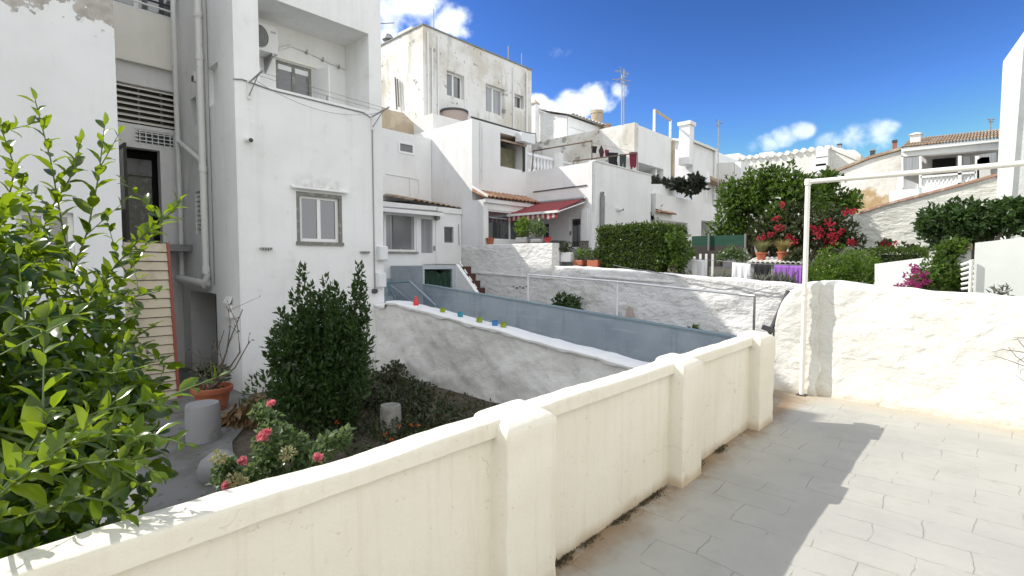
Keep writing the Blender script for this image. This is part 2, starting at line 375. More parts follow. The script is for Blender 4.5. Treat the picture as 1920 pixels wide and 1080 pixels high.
# ------------------------------------------------------------------ rough walls
def fbm(p, s, o=4):
    v = 0; a = 1; q = Vector(p)*s
    for i in range(o):
        v += a*mnoise.noise(q); q = q*2.03+Vector((7.1, 3.3, 1.7)); a *= .5
    return v
def rough_wall(ax, pos, a0, a1, zbot, topf, thick, step, amp, scale, rnd=.04, posf=None, shape=None):
    """thick wall with uneven plaster; ax 'x': face at X=pos towards -X, runs along Y"""
    mb = MB(); na = max(2, int(abs(a1-a0)/step)+1); rows = []
    for i in range(na):
        a = a0+(a1-a0)*i/(na-1); zt = topf(a); p0 = pos+(posf(a) if posf else 0); row = []
        nz = max(2, int((zt-rnd-zbot)/step)+1)
        nz = rough_wall.nz if rough_wall.nz else nz
        for j in range(nz): row.append((0, zbot+(zt-rnd-zbot)*j/(nz-1), (-1, 0)))
        for q in (30, 60): row.append((rnd*(1-math.cos(math.radians(q))), zt-rnd+rnd*math.sin(math.radians(q)), (-math.cos(math.radians(q)), math.sin(math.radians(q)))))
        nt = max(2, int((thick-2*rnd)/step)+1)
        for j in range(nt): row.append((rnd+(thick-2*rnd)*j/(nt-1), zt, (0, 1)))
        row.append((thick-rnd*.3, zt-rnd*.3, (.7, .7))); row.append((thick, zt-rnd, (1, 0))); row.append((thick, zbot, (1, 0)))
        out = []
        for d, z, nr in row:
            P = Vector((p0+d, a, z)) if ax == 'x' else Vector((a, p0+d, z))
            h = (fbm(P, scale)+.35*abs(fbm(P+Vector((3, 8, 1)), scale*2.7, 3)))*amp
            if ax == 'x': P += Vector((nr[0]*h, 0, nr[1]*h*.7))
            else: P += Vector((0, nr[0]*h, nr[1]*h*.7))
            out.append(P)
        rows.append(out)
    m = len(rows[0])
    vs = [p for r in rows for p in r]
    fs = [(i*m+j, (i+1)*m+j, (i+1)*m+j+1, i*m+j+1) for i in range(na-1) for j in range(m-1)]
    fs.append(tuple(range(m))); fs.append(tuple((na-1)*m+j for j in range(m))[::-1])
    mb.add(vs, fs); mb.smooth = True
    return mb
rough_wall.nz = 0
def polyX(X, pts, thick, zb=None):
    """outline standing on the plane X, given thickness; pts are photo points or (px, None, Z)"""
    o = []
    for p in pts:
        if len(p) == 3:
            v = onX(p[0], 490, X); v.z = p[2]; o.append(v)
        else: o.append(onX(p[0], p[1], X))
    return MB().prism(o, (thick, 0, 0))
def polyY(Y, pts, thick):
    o = []
    for p in pts:
        if len(p) == 3:
            v = onY(p[0], 490, Y); v.z = p[2]; o.append(v)
        else: o.append(onY(p[0], p[1], Y))
    return MB().prism(o, (0, thick, 0))

# ------------------------------------------------------------------ windows
def window(parent, ax, pos, a0, a1, z0, z1, fmat, pmat, fw=.06, mull=1, d=0.0, th=.05, inner=None, sash=None, name='window'):
    """frame with mullions (part) and its panes (sub-part)"""
    mb = MB()
    mb.abox(ax, pos, a0, a0+fw, d, d+th, z0, z1); mb.abox(ax, pos, a1-fw, a1, d, d+th, z0, z1)
    mb.abox(ax, pos, a0+fw, a1-fw, d, d+th, z0, z0+fw); mb.abox(ax, pos, a0+fw, a1-fw, d, d+th, z1-fw, z1)
    for i in range(mull):
        c = a0+(a1-a0)*(i+1)/(mull+1); mb.abox(ax, pos, c-fw*.6, c+fw*.6, d+.004, d+th-.004, z0+fw, z1-fw)
    f = mb.build(name, fmat, parent)
    MB().abox(ax, pos, a0+fw*.5, a1-fw*.5, d+th*.45, d+th*.6, z0+fw*.5, z1-fw*.5).build('pane', pmat, f)
    return f
# ================================================================== sky, sun, exposure
SUN = Vector((-.55, 1.02, 1.0)).normalized()
EL = math.asin(SUN.z)
w = bpy.data.worlds.new('World'); sc.world = w; w.use_nodes = True
wn, wl = w.node_tree.nodes, w.node_tree.links
bg = wn['Background']; bg.inputs['Strength'].default_value = 0.15
sky = wn.new('ShaderNodeTexSky'); sky.sky_type = 'NISHITA'; sky.sun_disc = False
sky.sun_elevation = EL; sky.sun_rotation = math.atan2(SUN.x, SUN.y); sky.altitude = 300; sky.dust_density = .3; sky.ozone_density = 2.2; sky.air_density = 1.0
wtc = wn.new('ShaderNodeTexCoord')
def wmath(op, a, b=None, c=None):
    m = wn.new('ShaderNodeMath'); m.operation = op
    for i, x in enumerate((a, b, c)):
        if x is None: continue
        if isinstance(x, (int, float)): m.inputs[i].default_value = x
        else: wl.new(x, m.inputs[i])
    return m.outputs[0]
def wvec(op, a, b=None):
    m = wn.new('ShaderNodeVectorMath'); m.operation = op
    for i, x in enumerate((a, b)):
        if x is None: continue
        if isinstance(x, (tuple, list, Vector)): m.inputs[i].default_value = tuple(x)
        else: wl.new(x, m.inputs[i])
    return m
nz = wn.new('ShaderNodeTexNoise'); nz.inputs['Scale'].default_value = 9; nz.inputs['Detail'].default_value = 8; nz.inputs['Roughness'].default_value = .62
wl.new(wtc.outputs['Generated'], nz.inputs['Vector'])
nz2 = wn.new('ShaderNodeTexNoise'); nz2.inputs['Scale'].default_value = 26; nz2.inputs['Detail'].default_value = 6
wl.new(wtc.outputs['Generated'], nz2.inputs['Vector'])
def blobs(lst):
    acc = None
    for px, py, rr, k in lst:
        c = Vector(ray(px, py)).normalized()
        rad = rr/960*(1/math.sqrt(1+((px-960)/960)**2+((540-py)/960)**2))*1.25
        dv = wvec('SUBTRACT', wtc.outputs['Generated'], c)
        sv = wvec('MULTIPLY', dv.outputs[0], (1, 1, 1.45))
        ln = wvec('LENGTH', sv.outputs[0])
        f = wmath('MULTIPLY', wmath('MAXIMUM', wmath('SUBTRACT', 1.0, wmath('DIVIDE', ln.outputs['Value'], rad)), 0.0), k)
        acc = f if acc is None else wmath('MAXIMUM', acc, f)
    return acc
def wramp(v, lo, hi):
    m = wn.new('ShaderNodeMapRange'); m.interpolation_type = 'SMOOTHSTEP'; m.inputs['From Min'].default_value = lo; m.inputs['From Max'].default_value = hi
    wl.new(v, m.inputs['Value']); return m.outputs['Result']
def cloud(acc, amp, lo, hi):
    nn = wmath('ADD', wmath('MULTIPLY', wmath('SUBTRACT', nz.outputs['Fac'], .5), 1.9*amp), wmath('MULTIPLY', wmath('SUBTRACT', nz2.outputs['Fac'], .5), 1.2*amp))
    gate = wmath('MINIMUM', wmath('MULTIPLY', acc, 3.4), 1.0)
    return wramp(wmath('MULTIPLY', wmath('ADD', wmath('MULTIPLY', acc, 1.25), nn), gate), lo, hi)
cumA = cloud(blobs([(730, 15, 74, .95), (785, 8, 62, .9), (840, 40, 52, .8), (738, 70, 52, .75), (868, 58, 26, .6), (1122, 182, 44, 1.0), (1078, 198, 42, 1.0), (1034, 212, 34, 1.0), (1002, 196, 30, .9), (1155, 172, 30, .8)]), 1.3, .10, 1.05)
# thin streaky clouds near the roofs
nz.inputs['Scale'].default_value = 9
cumB = cloud(blobs([(1498, 246, 27, .8), (1470, 257, 30, .9), (1440, 268, 28, .8), (1416, 275, 20, .6), (1640, 247, 36, .8), (1605, 258, 40, .95), (1565, 268, 32, .8), (1672, 243, 24, .6), (1650, 262, 34, .7), (1050, 95, 26, .30)]), 2.1, .12, 1.5)
mrA = wmath('MAXIMUM', cumA, wmath('MULTIPLY', cumB, .6))
# deeper blue: gamma on the sky colour
KD = .15*2**.75
sk1 = wvec('SCALE', sky.outputs[0]); sk1.inputs['Scale'].default_value = KD
skm = wvec('MINIMUM', sk1.outputs[0], (1.15, 1.15, 1.15))
gm = wn.new('ShaderNodeGamma'); gm.inputs['Gamma'].default_value = 2.05; wl.new(skm.outputs[0], gm.inputs['Color'])
sk2 = wvec('SCALE', gm.outputs[0]); sk2.inputs['Scale'].default_value = .66/KD
# unseen bright clouds behind the camera, added as neutral fill for shaded fronts
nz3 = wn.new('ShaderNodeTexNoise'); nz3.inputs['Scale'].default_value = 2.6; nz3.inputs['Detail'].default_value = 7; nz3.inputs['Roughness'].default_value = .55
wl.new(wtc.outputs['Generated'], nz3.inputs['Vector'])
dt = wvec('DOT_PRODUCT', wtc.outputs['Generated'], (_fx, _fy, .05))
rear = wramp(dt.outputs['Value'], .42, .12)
rear_fill = wmath('MULTIPLY', wramp(nz3.outputs['Fac'], .38, .50), rear)
rmx = wn.new('ShaderNodeMix'); rmx.data_type = 'RGBA'; wl.new(rear_fill, rmx.inputs['Factor']); wl.new(sk2.outputs[0], rmx.inputs['A']); rmx.inputs['B'].default_value = (5.85, 6.0, 6.15, 1)
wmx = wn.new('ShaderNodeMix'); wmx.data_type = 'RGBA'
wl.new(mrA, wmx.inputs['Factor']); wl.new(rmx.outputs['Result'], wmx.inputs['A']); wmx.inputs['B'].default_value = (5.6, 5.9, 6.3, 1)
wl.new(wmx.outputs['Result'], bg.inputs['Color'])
sl = bpy.data.lights.new('sun', 'SUN'); sl.energy = 3.1; sl.angle = math.radians(.5); sl.color = (1, .955, .88)
so = bpy.data.objects.new('sun', sl); COL.objects.link(so); so.rotation_euler = (-SUN).to_track_quat('-Z', 'Y').to_euler(); so.location = (0, 0, 30)
vs = sc.view_settings; vs.view_transform = 'Standard'; vs.look = 'None'; vs.exposure = 0.75; vs.gamma = 1
sc.cycles.use_denoising = True; sc.cycles.max_bounces = 8; sc.cycles.diffuse_bounces = 5; sc.cycles.transparent_max_bounces = 6
sc.cycles.caustics_reflective = False; sc.cycles.caustics_refractive = False

# ================================================================== ground
rng = np.random.default_rng(11)
G0 = -.75
MB().quad((-300, -300, -1.9), (300, -300, -1.9), (300, 300, -1.9), (-300, 300, -1.9)).build('ground', M['dryground'], kind='structure')
# garden behind the parapet: soil with a concrete path
MB().box(-6, 6.15, 1.80, 14.5, -1.8, G0).build('garden_soil', M['soil'], kind='structure')
gp = MB(); gp.prism([(-2, 1.9, G0+.004), (1.75, 5.2, G0+.004), (2.35, 7.2, G0+.004), (3.4, 8.8, G0+.004), (3.38, 13.2, G0+.004), (-2, 13.2, G0+.004)], (0, 0, .03))
gp.build('garden_path', M['path'], kind='structure')
MB().box(6.55, 8.3, 1.9, 12.4, -1.85, -.9).build('passage_floor', M['concrete'], kind='structure')
MB().box(8.45, 11.0, 1.9, 12.4, -1.85, -.25).build('court_floor', M['concrete'], kind='structure')
MB().box(7.4, 11.0, -14, 1.9, -1.86, .75).build('side_plot', M['dryground'], kind='structure')
up = MB(); up.prism([(11.32, -16, -1.8), (11.32, -16, .95), (11.32, 2.8, 1.02), (11.32, 8.7, 1.35), (11.32, 8.7, -1.8)], (60, 0, 0))
up.build('upper_garden_ground', M['dryground'], kind='structure')
MB().box(11.32, 60, 8.72, 40, -1.8, 2.0).build('patio', M['concrete'], kind='structure')

# terrace floor: painted stone slabs
def floor_material():
    m = bpy.data.materials.new('painted_terrace_slabs'); t = NT(m); b = t.bsdf
    cv = t.coords((1, 1, 1), (0, 0, PI/2))
    nx = t.n.new('ShaderNodeTexNoise'); nx.inputs['Scale'].default_value = 4.5; nx.inputs['Detail'].default_value = 3; t.link(cv, nx.inputs['Vector'])
    sub = t.n.new('ShaderNodeVectorMath'); sub.operation = 'SUBTRACT'; t.link(nx.outputs['Color'], sub.inputs[0]); sub.inputs[1].default_value = (.5, .5, .5)
    scl = t.n.new('ShaderNodeVectorMath'); scl.operation = 'SCALE'; t.link(sub.outputs[0], scl.inputs[0]); scl.inputs['Scale'].default_value = .075
    add = t.n.new('ShaderNodeVectorMath'); add.operation = 'ADD'; t.link(cv, add.inputs[0]); t.link(scl.outputs[0], add.inputs[1])
    br = t.n.new('ShaderNodeTexBrick'); br.offset = .5
    for k, v in (('Scale', 1.0), ('Mortar Size', .005), ('Mortar Smooth', .6), ('Brick Width', .46), ('Row Height', .275), ('Bias', 0)): br.inputs[k].default_value = v
    t.link(add.outputs[0], br.inputs['Vector'])
    gap = br.outputs['Fac']
    msk = t.ramp(t.noise(3.1, 5, .65), .42, .55)
    gapm = t.math('MULTIPLY', gap, msk)
    c = t.mix(t.ramp(t.noise(.9, 5), .4, .65), (.425, .418, .378), (.37, .365, .335))
    c = t.mix(t.math('MULTIPLY', t.ramp(t.noise(6, 6), .56, .72), .35), c, (.31, .30, .275))
    c = t.mix(t.math('MULTIPLY', t.ramp(t.noise(70, 3, .7), .66, .72), .45), c, (.20, .17, .13))
    c = t.mix(t.math('MULTIPLY', t.ramp(t.noise(1.6, 6, .7), .54, .66), .3), c, (.33, .31, .26))
    c = t.mix(t.math('MULTIPLY', gapm, .55), c, (.26, .245, .21))
    # earth washed against the foot of the parapet and of the end wall
    y = t.sep()
    d = t.math('SUBTRACT', 1.69, y['Y'])
    dn = t.math('ADD', d, t.math('MULTIPLY', t.math('SUBTRACT', t.noise(3.2, 5), .5), .34))
    f = t.math('SUBTRACT', 1.0, t.ramp(dn, .03, .30))
    f = t.math('MULTIPLY', f, t.ramp(t.noise(3.5, 6, .7), .25, .55))
    c = t.mix(t.math('MULTIPLY', f, .85), c, (.25, .155, .075))
    dx = t.math('ADD', t.math('SUBTRACT', 7.05, y['X']), t.math('MULTIPLY', t.math('SUBTRACT', t.noise(2.5, 4), .5), .5))
    f2 = t.math('SUBTRACT', 1.0, t.ramp(dx, .0, .5))
    c = t.mix(t.math('MULTIPLY', f2, .45), c, (.50, .42, .31))
    t.link(c, b.inputs['Base Color']); b.inputs['Roughness'].default_value = .62; b.inputs['Specular IOR Level'].default_value = .3
    h = t.math('MULTIPLY', gapm, -1)
    n1 = t.bump(h, .5, .012)
    n2 = t.bump(t.noise(7, 5), .22, .02, n1)
    n3 = t.bump(t.noise(45, 5), .28, .005, n2); t.link(n3, b.inputs['Normal'])
    return m
fl = MB(); fl.quad((-6, -6, 0), (7.15, -6, 0), (7.15, 1.72, 0), (-6, 1.72, 0)).quad((5.70, 1.72, 0), (7.15, 1.72, 0), (7.15, 2.35, 0), (5.70, 2.35, 0))
fl.build('terrace_floor', floor_material(), kind='structure', origin=(0, 0, 0))
MB().box(-6, 7.3, -6, 1.74, -1.8, -.02).box(5.72, 7.3, 1.75, 2.3, -1.8, -.02).build('terrace_base', M['concrete'], kind='structure')

# ================================================================== parapet of the terrace
def parapet_material():
    m = bpy.data.materials.new('cream_parapet_paint'); t = NT(m); b = t.bsdf
    c = t.mix(t.ramp(t.noise(.9, 5), .35, .7), (.83, .795, .69), (.77, .725, .61))
    c = t.mix(t.math('MULTIPLY', t.ramp(t.noise(4, 6, .65, (5, 5, .25)), .50, .66), .18), c, (.60, .52, .38))
    c = t.mix(t.math('MULTIPLY', t.ramp(t.noise(9, 4, .6, (6, 6, .15)), .5, .7), .05), c, (.60, .54, .42))
    c = t.mix(t.math('MULTIPLY', t.ramp(t.noise(24, 6, .7), .61, .69), .4), c, (.48, .38, .27))
    # fine cracks
    v = t.n.new('ShaderNodeTexVoronoi'); v.feature = 'DISTANCE_TO_EDGE'; v.inputs['Scale'].default_value = 2.2
    mp = t.coords(); ns = t.n.new('ShaderNodeTexNoise'); ns.inputs['Scale'].default_value = 3; ns.inputs['Detail'].default_value = 5; t.link(mp, ns.inputs['Vector'])
    mxv = t.n.new('ShaderNodeMix'); mxv.data_type = 'VECTOR'; mxv.inputs['Factor'].default_value = .35; t.link(mp, mxv.inputs['A']); t.link(ns.outputs['Color'], mxv.inputs['B'])
    t.link(mxv.outputs['Result'], v.inputs['Vector'])
    ck = t.math('MULTIPLY', t.math('SUBTRACT', 1, t.ramp(v.outputs['Distance'], .0, .006)), t.ramp(t.noise(1.1, 3), .53, .60))
    c = t.mix(t.math('MULTIPLY', ck, .45), c, (.38, .30, .20))
    # rusty earth splashed along the foot
    z = t.sep()['Z']
    f = t.math('SUBTRACT', 1, t.ramp(t.math('ADD', z, t.math('MULTIPLY', t.math('SUBTRACT', t.noise(5, 5), .5), .10)), .0, .10))
    c = t.mix(t.math('MULTIPLY', f, .6), c, (.42, .29, .15))
    t.link(c, b.inputs['Base Color']); b.inputs['Roughness'].default_value = .75; b.inputs['Specular IOR Level'].default_value = .3
    n = t.bump(t.noise(5, 5, .6), .32, .025); n = t.bump(t.noise(50, 5, .7), .5, .006, n)
    t.link(t.bump(t.math('MULTIPLY', ck, -1), .4, .006, n), b.inputs['Normal'])
    return m
M['parapet'] = parapet_material()
par = thing('parapet_wall', 'cream painted parapet wall with stepped pillars edging the terrace', 'wall', (2, 1.74, 0))
rough_wall.nz = 12
rough_wall('y', 1.678, -2.6, 5.6, 0, lambda a: .85, .10, .045, .004, 3, .004).build('wall_panel', M['parapet'], par)
rough_wall.nz = 5
rough_wall('y', 1.650, -2.6, 5.72, .832, lambda a: .905+.010*fbm((a, 0, 0), 1.5, 3), .142, .022, .006, 5, .011).build('coping', M['parapet'], par)
def pillar(x0, x1, y0=1.525, top=.93):
    mb = MB(); n = 20; rows = []
    for j in range(n):
        z = top*j/(n-1)
        g = .012*math.sin(z*7+x0*3)*(1 if j else .3)
        rows.append((z, 0))
    segs = 14
    P = []
    def ring(z, sh, yb):
        # rounded rectangle in plan
        xa, xb, ya = x0+sh, x1-sh, y0+sh
        r = .010; pts = []
        for (cx, cy, q0) in ((xa+r, ya+r, 180), (xb-r, ya+r, 270)):
            for q in (0, 30, 60, 90):
                a = math.radians(q0+q); pts.append((cx+r*math.cos(a), cy+r*math.sin(a)))
        pts = [(xa, yb)]+[(xa, (yb+ya)/2)]+pts+[(xb, (yb+ya)/2)]+[(xb, yb)]
        return [Vector((x+.008*fbm((x, y, z), 4, 3), y+.010*fbm((x+5, y, z), 4, 3), z)) for x, y in pts]
    for z, _ in rows[:-1]: P.append(ring(z*.93, 0, 1.70))
    # the cap rises towards the outer side
    def cap(f, zf, zb):
        rg = ring(0, f, 1.80-.02*f); 
        for p in rg:
            k = (p.y-y0)/(1.80-y0); p.z = zf+(zb-zf)*min(1, k*1.35)+.006*fbm((p.x, p.y, 3), 7, 2)
        return rg
    P.append(cap(.0, top-.06, top-.03)); P.append(cap(.004, top-.042, top-.008)); P.append(cap(.014, top-.03, top+.006)); P.append(cap(.04, top-.02, top+.014)); P.append(cap(.09, top-.012, top+.018))
    m = len(P[0]); vs = [p for r in P for p in r]
    fs = [(i*m+j, i*m+(j+1) % m, (i+1)*m+(j+1) % m, (i+1)*m+j) for i in range(len(P)-1) for j in range(m)]
    fs.append(tuple((len(P)-1)*m+j for j in range(m)))
    mb.add(vs, fs); mb.smooth = True
    return mb
for x0, x1, top in ((1.665, 2.03, .905), (3.515, 3.86, .915), (5.23, 5.68, .915)):
    pillar(x0, x1, 1.57, top).build('pillar', M['parapet'], par)
# moss in the joint at the foot
lv = Leaves()
xs = np.concatenate([2.05+1.5*rng.random(4200), 3.87+.75*rng.random(900), 4.9+.4*rng.random(60), .4+1.25*rng.random(300)])
dn = np.array([.5+1.3*fbm((x*1.0, 2, 7), 3.0, 4) for x in xs]); keep = rng.random(len(xs)) < np.clip(dn, .03, 1); xs = xs[keep]; dn = np.clip(dn[keep], .1, 1.2); n = len(xs)
P = np.stack([xs, 1.676-np.abs(rng.normal(size=n))*.022*(.4+dn), .001+.004*rng.random(n)], 1)
ln_ = (.006+.016*rng.random(n)**2)*(.5+dn)
lv.add(P, unit(rng.normal(size=(n, 3))*.8+[0, -.5, .7]), unit(rng.normal(size=(n, 3))), ln_, ln_*.5)
lv.build('moss', M['moss'], label='dark dry moss in the joint at the foot of the cream parapet', cat='moss', kind='stuff')

# the terrace's own house, behind the viewer: it bounces the sun back and shows in the window panes
oh = thing('terrace_own_house', 'cream white house with a tiled eave mirrored in the window panes', 'house', (2, -6, 0))
MB().wall('y', -9.2, -6, 9, 0, 5.6).add([(-6, -5.2, 0), (9, -5.2, 0), (9, -5.2, 5.6), (-6, -5.2, 5.6)], [(0, 1, 2, 3)]).quad((-6, -5.2, 5.6), (9, -5.2, 5.6), (9, -9.2, 5.6), (-6, -9.2, 5.6)).build('wall', M['yellowed'], oh)
MB().box(1.2, 2.0, -5.19, -5.12, .0, 2.1).build('door', M['darkwood_shade'], oh); MB().box(3.6, 4.5, -5.19, -5.12, 1.0, 2.1).build('shutter', M['darkwood_shade'], oh)
MB().prism([(-6.2, -4.8, 5.5), (9.2, -4.8, 5.5), (9.2, -7.2, 6.6), (-6.2, -7.2, 6.6)], (0, 0, .12)).build('roof', M['tile'], oh)

# ================================================================== end wall of the terrace with the pipe frame
def rtop(y):
    if y > 1.50:   # rounded end block
        q = min(1, max(0, (y-1.55)/.42)); return .80+.60*math.sqrt(max(0.0, 1-q*q))
    return 1.405-.062*(1.5-y)+.015*fbm((0, y, 0), 1.2, 2)
def rpos(y):
    e = 1.47+.03*fbm((0, 0, y), 3, 2)
    return -.095 if y > e else 0
rough_wall.nz = 46
ew = thing('terrace_end_wall', 'rough white rubble wall closing the end of the sunlit terrace', 'wall', (7.2, 0, 0))
rw = rough_wall('x', 7.15, 1.62, -4.5, 0, rtop, .30, .032, .022, 2.4, .05, lambda a: -.105*min(3.0, max(0, 1.5-a)))
def rough_mat():
    m = bpy.data.materials.new('thick_white_limewash'); t = NT(m); b = t.bsdf
    c = t.mix(t.ramp(t.noise(1.0, 5), .4, .65), (.775, .765, .715), (.70, .69, .635))
    c = t.mix(t.math('MULTIPLY', t.ramp(t.noise(7, 6), .6, .74), .4), c, (.55, .52, .44))
    z = t.sep()['Z']
    f = t.math('SUBTRACT', 1, t.ramp(t.math('ADD', z, t.math('MULTIPLY', t.math('SUBTRACT', t.noise(3, 5), .5), .12)), .0, .12))
    c = t.mix(t.math('MULTIPLY', f, .6), c, (.60, .50, .38))
    t.link(c, b.inputs['Base Color']); b.inputs['Roughness'].default_value = .85; b.inputs['Specular IOR Level'].default_value = .25
    n = t.bump(t.noise(5.5, 5, .55, (1, 1, 1.4), .4), .65, .05); t.link(t.bump(t.noise(26, 5), .3, .01, n), b.inputs['Normal'])
    return m
M['limewash'] = rough_mat()
rw.build('wall_face', M['limewash'], ew)
eb = rough_wall('x', 7.075, 1.965, 1.475, 0, rtop, .37, .03, .018, 3.0, .06)
for i, v in enumerate(eb.v):     # the broken edge of the block
    if v[1] < 1.60: eb.v[i] = (v[0]+.02*fbm((1, 0, v[2]), 5, 3), v[1]+(.075*fbm((4, 2, v[2]), 2.6, 4))*(1.60-v[1])/.125, v[2])
nzb = rough_wall.nz; row = eb.v[-len(eb.v)//17:] if False else None
m_row = len(eb.f[-1]); eb.f.pop(); last = eb.v[-m_row:]
fr_ = last[:nzb+2]; k0 = len(eb.v); eb.v += [(7.30, v[1]+.004, v[2]) for v in fr_]; b0_ = k0-m_row
eb.f += [(b0_+i, k0+i, k0+i+1, b0_+i+1) for i in range(len(fr_)-1)]
eb.build('end_block', M['limewash'], ew)
fr = thing('pergola', 'cream pipe pergola with one pole standing on the terrace by the white end wall', 'pergola', (6.94, 1.61, 0))
b0 = onZ(1503, 741, 0); tp = onX(1515, 341, b0.x)
MB().tube([b0, tp], .029, 12).build('pole', M['pipe_cream'], fr)
MB().tube([tp, onX(1920, 306, b0.x-.02), onX(1920, 306, b0.x-.02)+Vector((0, -3.2, 0))], .029, 12).build('crossbar', M['pipe_cream'], fr)
mb = MB(); mb.lathe([(.0, -.04), (.038, -.04), (.04, 0), (.036, .035), (0, .04)], tp, 12)
mb.build('elbow', M['pipe_cream'], fr)
for zz in (1.17, 1.25):
    c = b0.lerp(tp, zz/tp.z); MB().tube([c+Vector((0, 0, -.012)), c+Vector((0, 0, .012))], .036, 12).build('bracket', M['pipe_cream'], fr)
MB().box(b0.x-.05, b0.x+.05, b0.y-.05, b0.y+.05, .001, .012).build('base_plate', M['metal_dark'], fr)
# bare twigs over the end wall at the right
tw = thing('bare_branch', 'thin bare twigs hanging over the right end of the terrace wall', 'branch', (6.8, -.7, .7))
sg = []
for pts in ([(1990, 660), (1930, 662), (1880, 655), (1862, 660)], [(1990, 700), (1930, 690), (1890, 675), (1866, 668)], [(1935, 690), (1905, 668), (1890, 650)], [(1990, 645), (1935, 635), (1900, 632)], [(1930, 662), (1915, 645), (1908, 636)], [(1980, 745), (1930, 722), (1900, 700)]):
    q = [onX(x, y, 6.86+.05*i) for i, (x, y) in enumerate(reversed(pts))]; sg.append((q, [.002+.0012*i for i in range(len(q))]))
limbs('twig', M['twig'], tw, sg, 5)

# ================================================================== wall with the glass cups
def ctop(y):
    if y > 9.3: return .72
    return .25+(.80-.25)*max(0, min(1, (y-3.47)/5.5))+.02*fbm((0, y, 5), 1.6, 3)-(0 if y > 3.4 else (3.4-y)*.09)
rough_wall.nz = 26
cw = thing('garden_wall', 'grey white rubble wall with a clean white top between garden and passage', 'wall', (6.3, 6, G0))
rough_wall('x', 6.12, 9.69, 1.85, G0-.05, lambda y: ctop(y)-.03, .40, .05, .045, 1.9, .05).build('wall_face', M['stonewall_grey'], cw)
mb = MB(); ys = np.linspace(9.69, 1.85, 170); vs = []
for i, y in enumerate(ys):
    z = ctop(y); lip = .045+.05*max(0, fbm((0, y, 9), 2.3, 3)); e = .012*fbm((2, y, 0), 3, 3)
    for dx, dz in ((-.05+e, -lip), (-.055+e, -.012), (-.03+e, .012), (.12, .018), (.30, .012), (.37, .0), (.41, -.06)):
        vs.append((6.12+dx, y, z+dz+.006*fbm((dx*9, y, 2), 5, 2)))
m_ = 7; mb.add(vs, [(i*m_+j, (i+1)*m_+j, (i+1)*m_+j+1, i*m_+j+1) for i in range(len(ys)-1) for j in range(m_-1)]); mb.smooth = True
mb.build('painted_top', M['whitetop'], cw)
def cup(px, py, h, r, mt, label, prof=None):
    p = None
    for k in range(40):     # where the sight line meets the wall top
        X = 6.12+.13; q = onX(px, py, X)
        p = Vector((X, q.y, ctop(q.y)+.016)); break
    c = thing('glass_cup', label, 'candle glass', p, 'coloured candle glasses along the wall top')
    MB().lathe(prof or [(.0, 0), (r*.9, 0), (r, h*.1), (r*1.02, h), (r*.86, h), (r*.8, h*.25), (0, h*.22)], p, 16).build('glass', mt, c)
    return c
S = .082
cup(780, 573, .16, .04, M['red_glass'], 'red glass bottle, farthest along the white wall top', [(0, 0), (.052, 0), (.056, .02), (.055, .09), (.03, .13), (.026, .16), (.032, .165), (.028, .18), (0, .178)])
cup(830, 588, S, .05, M['lime_glass'], 'yellow green candle glass next to the red bottle')
cup(863, 596, S*1.1, .05, M['teal_glass'], 'dark teal candle glass between two yellow green ones')
cup(899, 605, S*1.05, .055, M['lime_glass'], 'yellow green candle glass between the teal and the blue one')
cup(928, 615, S*1.1, .052, M['blue_glass'], 'bright blue candle glass on the white wall top')
cup(944, 619, S*1.05, .05, M['lime_glass'], 'yellow green candle glass nearest the terrace, beside the blue one')

# ================================================================== grey court wall, frames, rubble boundary wall
gw = MB(); gw.prism([(8.3, 10.9, -1.85), (8.3, 10.9, 1.02), (8.3, 2.0, .36), (8.3, 2.0, -1.85)], (.14, 0, 0))
gwt = thing('court_wall', 'long smooth blue grey wall between passage and court', 'wall', (8.37, 6, -.9))
gw.build('wall_face', M['bluegrey'], gwt)
MB().prism([(8.285, 10.9, 1.022), (8.285, 10.9, 1.05), (8.285, 2.0, .39), (8.285, 2.0, .362)], (.17, 0, 0)).build('coping', mat('slate_edge_paint', (.22, .29, .32), .6), gwt)
rough_wall.nz = 24
bw = thing('boundary_wall', 'long whitewashed rubble wall across the court, half in sun', 'wall', (11.15, 6, -.3))
def btop(y): return 1.225+(1.55-1.225)*(y-2.87)/(8.71-2.87)+.012*fbm((0, y, 3), 1.3, 2)
rough_wall('x', 11.0, 8.72, .2, -.3, btop, .34, .065, .05, 1.7, .05).build('wall_face', M['stonewall'], bw)
rough_wall('x', 11.0, 12.6, 8.715, -.3, lambda y: 2.16, .34, .09, .018, 1.2, .03).build('raised_section', M['stonewall'], bw)
# cement ledges and cables on it
led = MB(); led.prism([(10.955, 11.9, 1.28), (10.955, 11.9, 1.33), (10.955, 8.2, 1.18), (10.955, 8.2, 1.15)], (.07, 0, 0))
led.prism([(10.945, 7.4, 1.25), (10.945, 7.4, 1.29), (10.945, 5.2, 1.19), (10.945, 5.2, 1.16)], (.07, 0, 0)); led.build('ledge', M['stonewall'], bw)
mb = MB()
for a, b in (((1150, 497), (1480, 556)), ((1205, 507), (1475, 553))):
    p, q = onX(*a, 10.92), onX(*b, 10.92); mb.tube([p+(q-p)*i/8+Vector((0, 0, -.015*math.sin(i*2.1))) for i in range(9)], .009, 6)
mb.build('cable', M['metal'], bw)
mb = MB()
for i in range(5):
    p = onX(963+i*6, 537+(i % 2)*3, 10.955); mb.obox(p, Vector((.01, 0, 0)), Vector((0, .028, 0)), Vector((0, .006*(i % 3-1), .012+.008*(i % 2))))
mb.build('scrawl', M['metal_dark'], bw)
cf = thing('clothes_frame', 'white pipe clothes frame on three posts in the court', 'clothes frame', (9.5, 5.6, -.25))
A_, B_, C_ = onX(990, 515, 9.5), onX(1157, 528, 9.5), onX(1415, 555, 9.5)
MB().tube([A_, B_, C_], .022, 8).build('rail', M['pipe'], cf)
